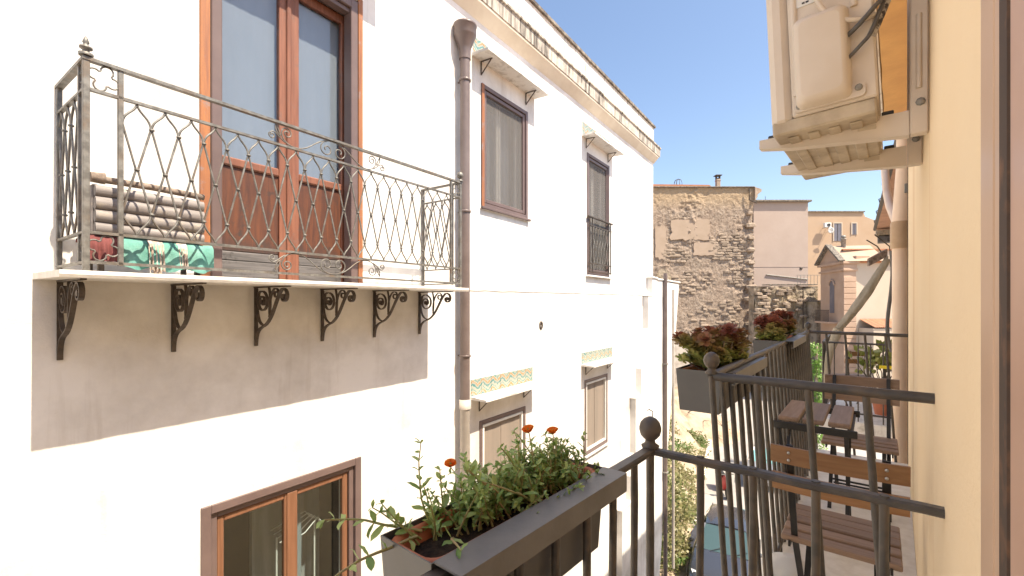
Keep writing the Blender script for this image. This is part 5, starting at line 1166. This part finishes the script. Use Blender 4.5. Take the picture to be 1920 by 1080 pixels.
# ================================================================ street life below
def car(loc,rz,paint,glass,label):
    C=empty('parked_car',loc,rz); tag(C,label,'car','cars parked in the lane below')     # front at -y
    def ring(y,hw,zb_,zs,zt_,tw,n=6):                                                # half-section mirrored: sill, belt, top
        r=[(hw*.86,zb_),(hw,zb_+.12),(hw,zs*.75),(hw*.985,zs),(tw+(hw-tw)*.12,zt_-.02),(tw*.6,zt_)]
        return [(x,y,z) for x,z in r]+[(-x,y,z) for x,z in r[::-1]]
    m=MB(); m.loft([ring(-2.02,.62,.30,.55,.58,.40),ring(-1.95,.76,.24,.62,.68,.62),ring(-1.6,.84,.20,.70,.78,.70),ring(-1.0,.86,.18,.80,.90,.74),ring(-.72,.86,.18,.84,.95,.76),ring(.6,.87,.18,.88,.93,.78),ring(1.5,.86,.18,.90,.96,.76),ring(1.9,.80,.26,.86,.94,.70),ring(1.98,.72,.34,.80,.86,.62)]); m.build('body',K[paint],C)
    def gr(y,hw,zb_,tw,zt_): return [(hw,y,zb_),(tw,y,zt_),(tw*.5,y,zt_+.03),(-tw*.5,y,zt_+.03),(-tw,y,zt_),(-hw,y,zb_)]
    m=MB(); m.loft([gr(-.15,.60,1.36,.56,1.40),gr(.2,.62,1.40,.58,1.455),gr(1.2,.61,1.40,.57,1.44),gr(1.62,.58,1.30,.54,1.34)]); m.build('roof',K[paint],C)
    m=MB(); m.add([(-.72,-.86,.93),(.72,-.86,.93),(.62,-.80,.95),(.585,-.14,1.385),(-.585,-.14,1.385),(-.62,-.80,.95)],[(0,1,3,4)]); m.add([(-.72,-.88,.925),(.72,-.88,.925),(.59,-.16,1.36),(-.59,-.16,1.36)],[(3,2,1,0)]); m.build('windscreen',K[glass],C,fix=False)
    m=MB(); m.add([(-.72,1.88,.93),(.72,1.88,.93),(.57,1.60,1.33),(-.57,1.60,1.33)],[(0,1,2,3)]); m.build('rear_window',K['carglass'],C,fix=False)
    for s_ in(-1,1):
        m=MB(); m.add([(s_*.80,-.68,.92),(s_*.80,1.70,.95),(s_*.60,1.5,1.35),(s_*.62,.0,1.40)],[(0,1,2,3)]); m.build('side_window',K['carglass'],C,fix=False)
        m=MB(); m.ribbon([(s_*.74,-.86,.92),(s_*.60,-.15,1.39)],(s_,-.6,.3),.07,.03); m.build('pillar',K[paint],C)
        m=MB(); m.ribbon([(s_*.80,.55,.93),(s_*.62,.55,1.40)],(0,1,0),.07,.03); m.build('pillar',K[paint],C)
        m=MB(); m.ribbon([(s_*.80,1.78,.93),(s_*.585,1.58,1.35)],(0,1,0),.16,.03); m.build('pillar',K[paint],C)
        MB().box(s_*.86,s_*1.0,-.62,-.50,.92,1.05,.03).build('wing_mirror',K[paint],C)
        m=MB(); m.loft([[(s_*.42,-1.99,.62),(s_*.66,-1.93,.64),(s_*.74,-1.78,.72),(s_*.44,-1.86,.71)],[(s_*.42,-1.93,.56),(s_*.68,-1.88,.58),(s_*.76,-1.74,.66),(s_*.44,-1.8,.66)]],smooth=False); m.build('headlight',K['lampg'],C)
        for yy in(-1.28,1.25):
            wq=MB(); vs=wq.v; wq.lathe([(.20,-.09),(.295,-.09),(.31,-.06),(.31,.06),(.295,.09),(.20,.09)],(0,0,0),20); vs[:]=[(s_*.80+c,yy+a,.31+b) for a,b,c in vs]; wo=wq.build('wheel',K['tyre'],C)
            rq=MB(); vs=rq.v; rq.lathe([(.0,.05),(.05,.06),(.19,.04),(.205,.085),(.2,.0)],(0,0,0),14); vs[:]=[(s_*(.80+c),yy+a,.31+b) for a,b,c in vs]; rq.build('rim',K['chrome'],wo)
    MB().box(-.5,.5,-2.045,-1.98,.36,.50,.02).build('grille',K['black'],C); MB().box(-.26,.26,-2.055,-2.046,.40,.49).build('number_plate',K['paper'],C)
    for s_ in(-.35,.25): m=MB(); m.tube([(s_,-.93,.93),(s_+.38,-.72,1.04)],.009,5); m.build('wiper',K['black'],C)
    return C
p=onz(1362,1010,1.15); car((p.x-.1,p.y+.35,.004),.16,'carpaint','carglass','dark grey hatchback parked facing the camera in the lane, nearest car')
p=onz(1437,853,1.2); car((p.x,p.y+.5,.004),.10,'carpaint2','carteal','silver car with teal windscreen parked further down the lane')
# red scooter
SC=empty('scooter',tuple(onz(1357,925,.004)),.5); tag(SC,'small red scooter parked by the weedy kerb behind the grey hatchback','scooter')
for yy in(-.6,.6):
    m=MB(); vs=m.v; m.lathe([(.10,-.05),(.20,-.05),(.22,0),(.20,.05),(.10,.05)],(0,0,0),16); vs[:]=[(c,yy+a,.22+b) for a,b,c in vs]; wo=m.build('wheel',K['tyre'],SC)
    m=MB(); vs=m.v; m.lathe([(0,-.03),(.1,-.04),(.1,.04),(0,.03)],(0,0,0),12); vs[:]=[(c,yy+a,.22+b) for a,b,c in vs]; m.build('rim',K['chrome'],wo)
m=MB(); m.loft([[(-.14,y,z0),(.14,y,z0),(.16,y,(z0+z1)/2),(.10,y,z1),(-.10,y,z1),(-.16,y,(z0+z1)/2)] for y,z0,z1 in((.10,.28,.55),(.3,.30,.72),(.55,.34,.74),(.8,.5,.72))]); m.build('rear_body',K['redpaint'],SC)
m=MB(); m.loft([[(-w_,y,z),(w_,y,z),(w_*.8,y-.06,z),(-w_*.8,y-.06,z)] for w_,y,z in((.12,-.30,.28),(.20,-.40,.55),(.18,-.48,.85),(.10,-.50,.98))]); m.build('leg_shield',K['redpaint'],SC)
MB().box(-.13,.13,-.36,.2,.24,.30,.02).build('footboard',K['black'],SC); MB().box(-.12,.12,.12,.75,.72,.80,.03).build('seat',K['black'],SC)
m=MB(); m.tube([(-.3,-.38,1.0),(-.12,-.46,1.02),(.12,-.46,1.02),(.3,-.38,1.0)],.018,6); m.build('handlebar',K['black'],SC); m=MB(); m.tube([(0,-.62,.22),(0,-.46,.95)],.03,8); m.build('fork',K['chrome'],SC)
m=MB(); m.lathe([(.0,.9),(.08,.92),(.08,1.0),(0,1.02)],(0,-.53,0),10); m.build('headlamp',K['lampg'],SC)

# kerb wall and bank on the left of the lane
kp=[Vector((-4.73,14.2,0)),Vector((-5.45,17.0,0)),Vector((-6.2,19.8,0)),Vector((-7.3,24.2,0)),Vector((-8.4,28.6,0)),Vector((-10.6,37,0))]
m=MB(); rings=[]
for q in kp: rings.append([q+Vector((-.22,0,0)),q,q+Vector((-.02,0,.34+.1*noise.noise(q))),q+Vector((-.2,0,.36))])
m.loft(rings,smooth=False); tag(m.build('low_kerb_wall',K['kerb']),'low crumbling whitish wall edging the weedy bank','wall')
m=MB(); rows=[]
for i in range(40):
    f=i/39*(len(kp)-1); k=min(int(f),len(kp)-2); c=kp[k].lerp(kp[k+1],f-k); r=[]
    for j in range(14):
        o_=-.18-j*.42; h=.3+1.5*min(1,j/5)+.35*noise.noise(Vector((c.x+o_,c.y*.6,0)))*min(1,j/2)
        r.append(c+Vector((o_,-.1*j,max(.1,h))))
    rows.append(r)
m.loft(rows,cap=False,closed=False); tag(m.build('bank',K['dirt'],fix=False),kind='structure')
# weeds
rs=random.Random(21)
def tuft(mb,p,h,w_,n):
    for k in range(n):
        a=rs.uniform(0,6.28); r=w_*rs.random(); b=p+Vector((r*math.cos(a),r*math.sin(a),h*rs.random())); d_=Vector((rs.uniform(-1,1),rs.uniform(-1,1),rs.uniform(-.2,1.3))).normalized(); L=rs.uniform(.06,.15); s_=d_.orthogonal().normalized()*L*rs.uniform(.2,.42)
        mb.add([b,b+d_*L*.5+s_,b+d_*L,b+d_*L*.5-s_],[(0,1,2,3)])
wm=MB()
for i in range(560):
    f=rs.random()*3.6; k=min(int(f),4); c=kp[k].lerp(kp[k+1],f-k); o_=rs.uniform(.0,2.3); p=c+Vector((-.2-o_,-.1*o_,.25+1.3*min(1,o_/2.1)))
    if noise.noise(p*.7)<-.18: continue
    tuft(wm,p,rs.uniform(.15,.6),.28,40)
for i in range(70):
    p=Vector((-4.9-rs.random()*.8,13.0+rs.random()*1.5,rs.random()*2.6)); tuft(wm,p,.4,.25,40)
o=wm.build('weeds',K['weed'],fix=False); tag(o,'dry and green weeds covering the bank beside the lane','weeds',kind='stuff')
# debris heap
hp=onz(1294,800,.3); m=MB()
for k in range(150):
    a=rs.uniform(0,6.28); r=2.6*math.sqrt(rs.random()); z=1.9*(1-r/2.7)*rs.uniform(.3,1.05)
    b=Vector((r*math.cos(a),r*math.sin(a)*1.3,z)); d_=Vector((rs.uniform(-1,1),rs.uniform(-1,1),rs.uniform(-.45,.5))).normalized(); L=rs.uniform(.5,1.6); md=b+d_*L*.5+Vector((rs.uniform(-.1,.1),rs.uniform(-.1,.1),rs.uniform(0,.2)))
    m.tube([b,md,b+d_*L],[rs.uniform(.015,.04)]*2+[.01],5)
H=empty('debris_heap',(hp.x,hp.y,0)); tag(H,'heap of broken branches, planks and bricks on the bank below the ruin','debris')
o=m.build('branches',K['twig'],H,fix=False); o['kind']='stuff'
m=MB(); rings=[]
for z,r in((0,3.0),(.6,2.3),(1.2,1.3),(1.6,.4)): rings.append([(r*math.cos(q*PI/10)*(1+.25*noise.noise(Vector((q,z,0)))),1.3*r*math.sin(q*PI/10)*(1+.25*noise.noise(Vector((q,z,5)))),z) for q in range(20)])
m.loft(rings); m.build('earth',K['dirt'],H)
for k in range(26):
    a=rs.uniform(0,6.28); r=2.4*math.sqrt(rs.random()); z=1.7*(1-r/2.7)+.1
    link('brick' if k%3 else 'plank',RK[k%6],H,(r*math.cos(a),r*1.2*math.sin(a),z),(rs.uniform(-.5,.5),rs.uniform(-.5,.5),rs.uniform(0,3)),(.35,.2,.14) if k%3 else (1.7,.22,.05))
# vine on a post
vp=Fv*22+Rv*((1531-ux)/fpx*22); VN=empty('climbing_vine',(vp.x,vp.y,0)); tag(VN,'bright green vine climbing a post behind the far ball finial','vine')
m=MB(); m.tube([(0,0,0),(0,0,6.3)],.06,8); m.build('post',K['twig'],VN)
m=MB(); zt=fz(648,22); 
for k in range(150):
    z=rs.uniform(.5,zt); w_=.22+.14*noise.noise(Vector((z,0,4))); tuft(m,Vector((rs.uniform(-w_,w_),rs.uniform(-w_,w_),z-.2)),.3,.16,22)
o=m.build('foliage',K['ivy'],VN,fix=False); o['kind']='stuff'
# twiggy potted shrub on the neighbour's balcony
PS=empty('potted_shrub',(-.12,8.0,zq)); tag(PS,'bare twiggy shrub with reddish leaves in a pot on the neighbouring balcony','plant')
m=MB(); m.lathe([(.10,0),(.14,.22),(.15,.24),(.13,.24),(.12,.2),(0,.2)],(0,0,0),14); m.build('pot',K['terracotta'],PS)
m=MB(); lf=MB()
for k in range(26):
    a=rs.uniform(0,6.28); P=[Vector((0,0,.2))]; d_=Vector((math.cos(a)*.5,math.sin(a)*.5,1)).normalized()
    for i in range(6): d_=(d_+Vector((rs.uniform(-.4,.4),rs.uniform(-.4,.4),rs.uniform(-.1,.3)))).normalized(); P.append(P[-1]+d_*rs.uniform(.08,.15))
    m.tube(P,[.010-.0013*i for i in range(7)],5); tuft(lf,P[-1]-Vector((0,0,.05)),.08,.06,5); tuft(lf,P[4],.1,.06,4)
m.build('branches',K['irond'],PS,fix=False); o=lf.build('leaves',K['sedum'],PS,fix=False); o['kind']='stuff'
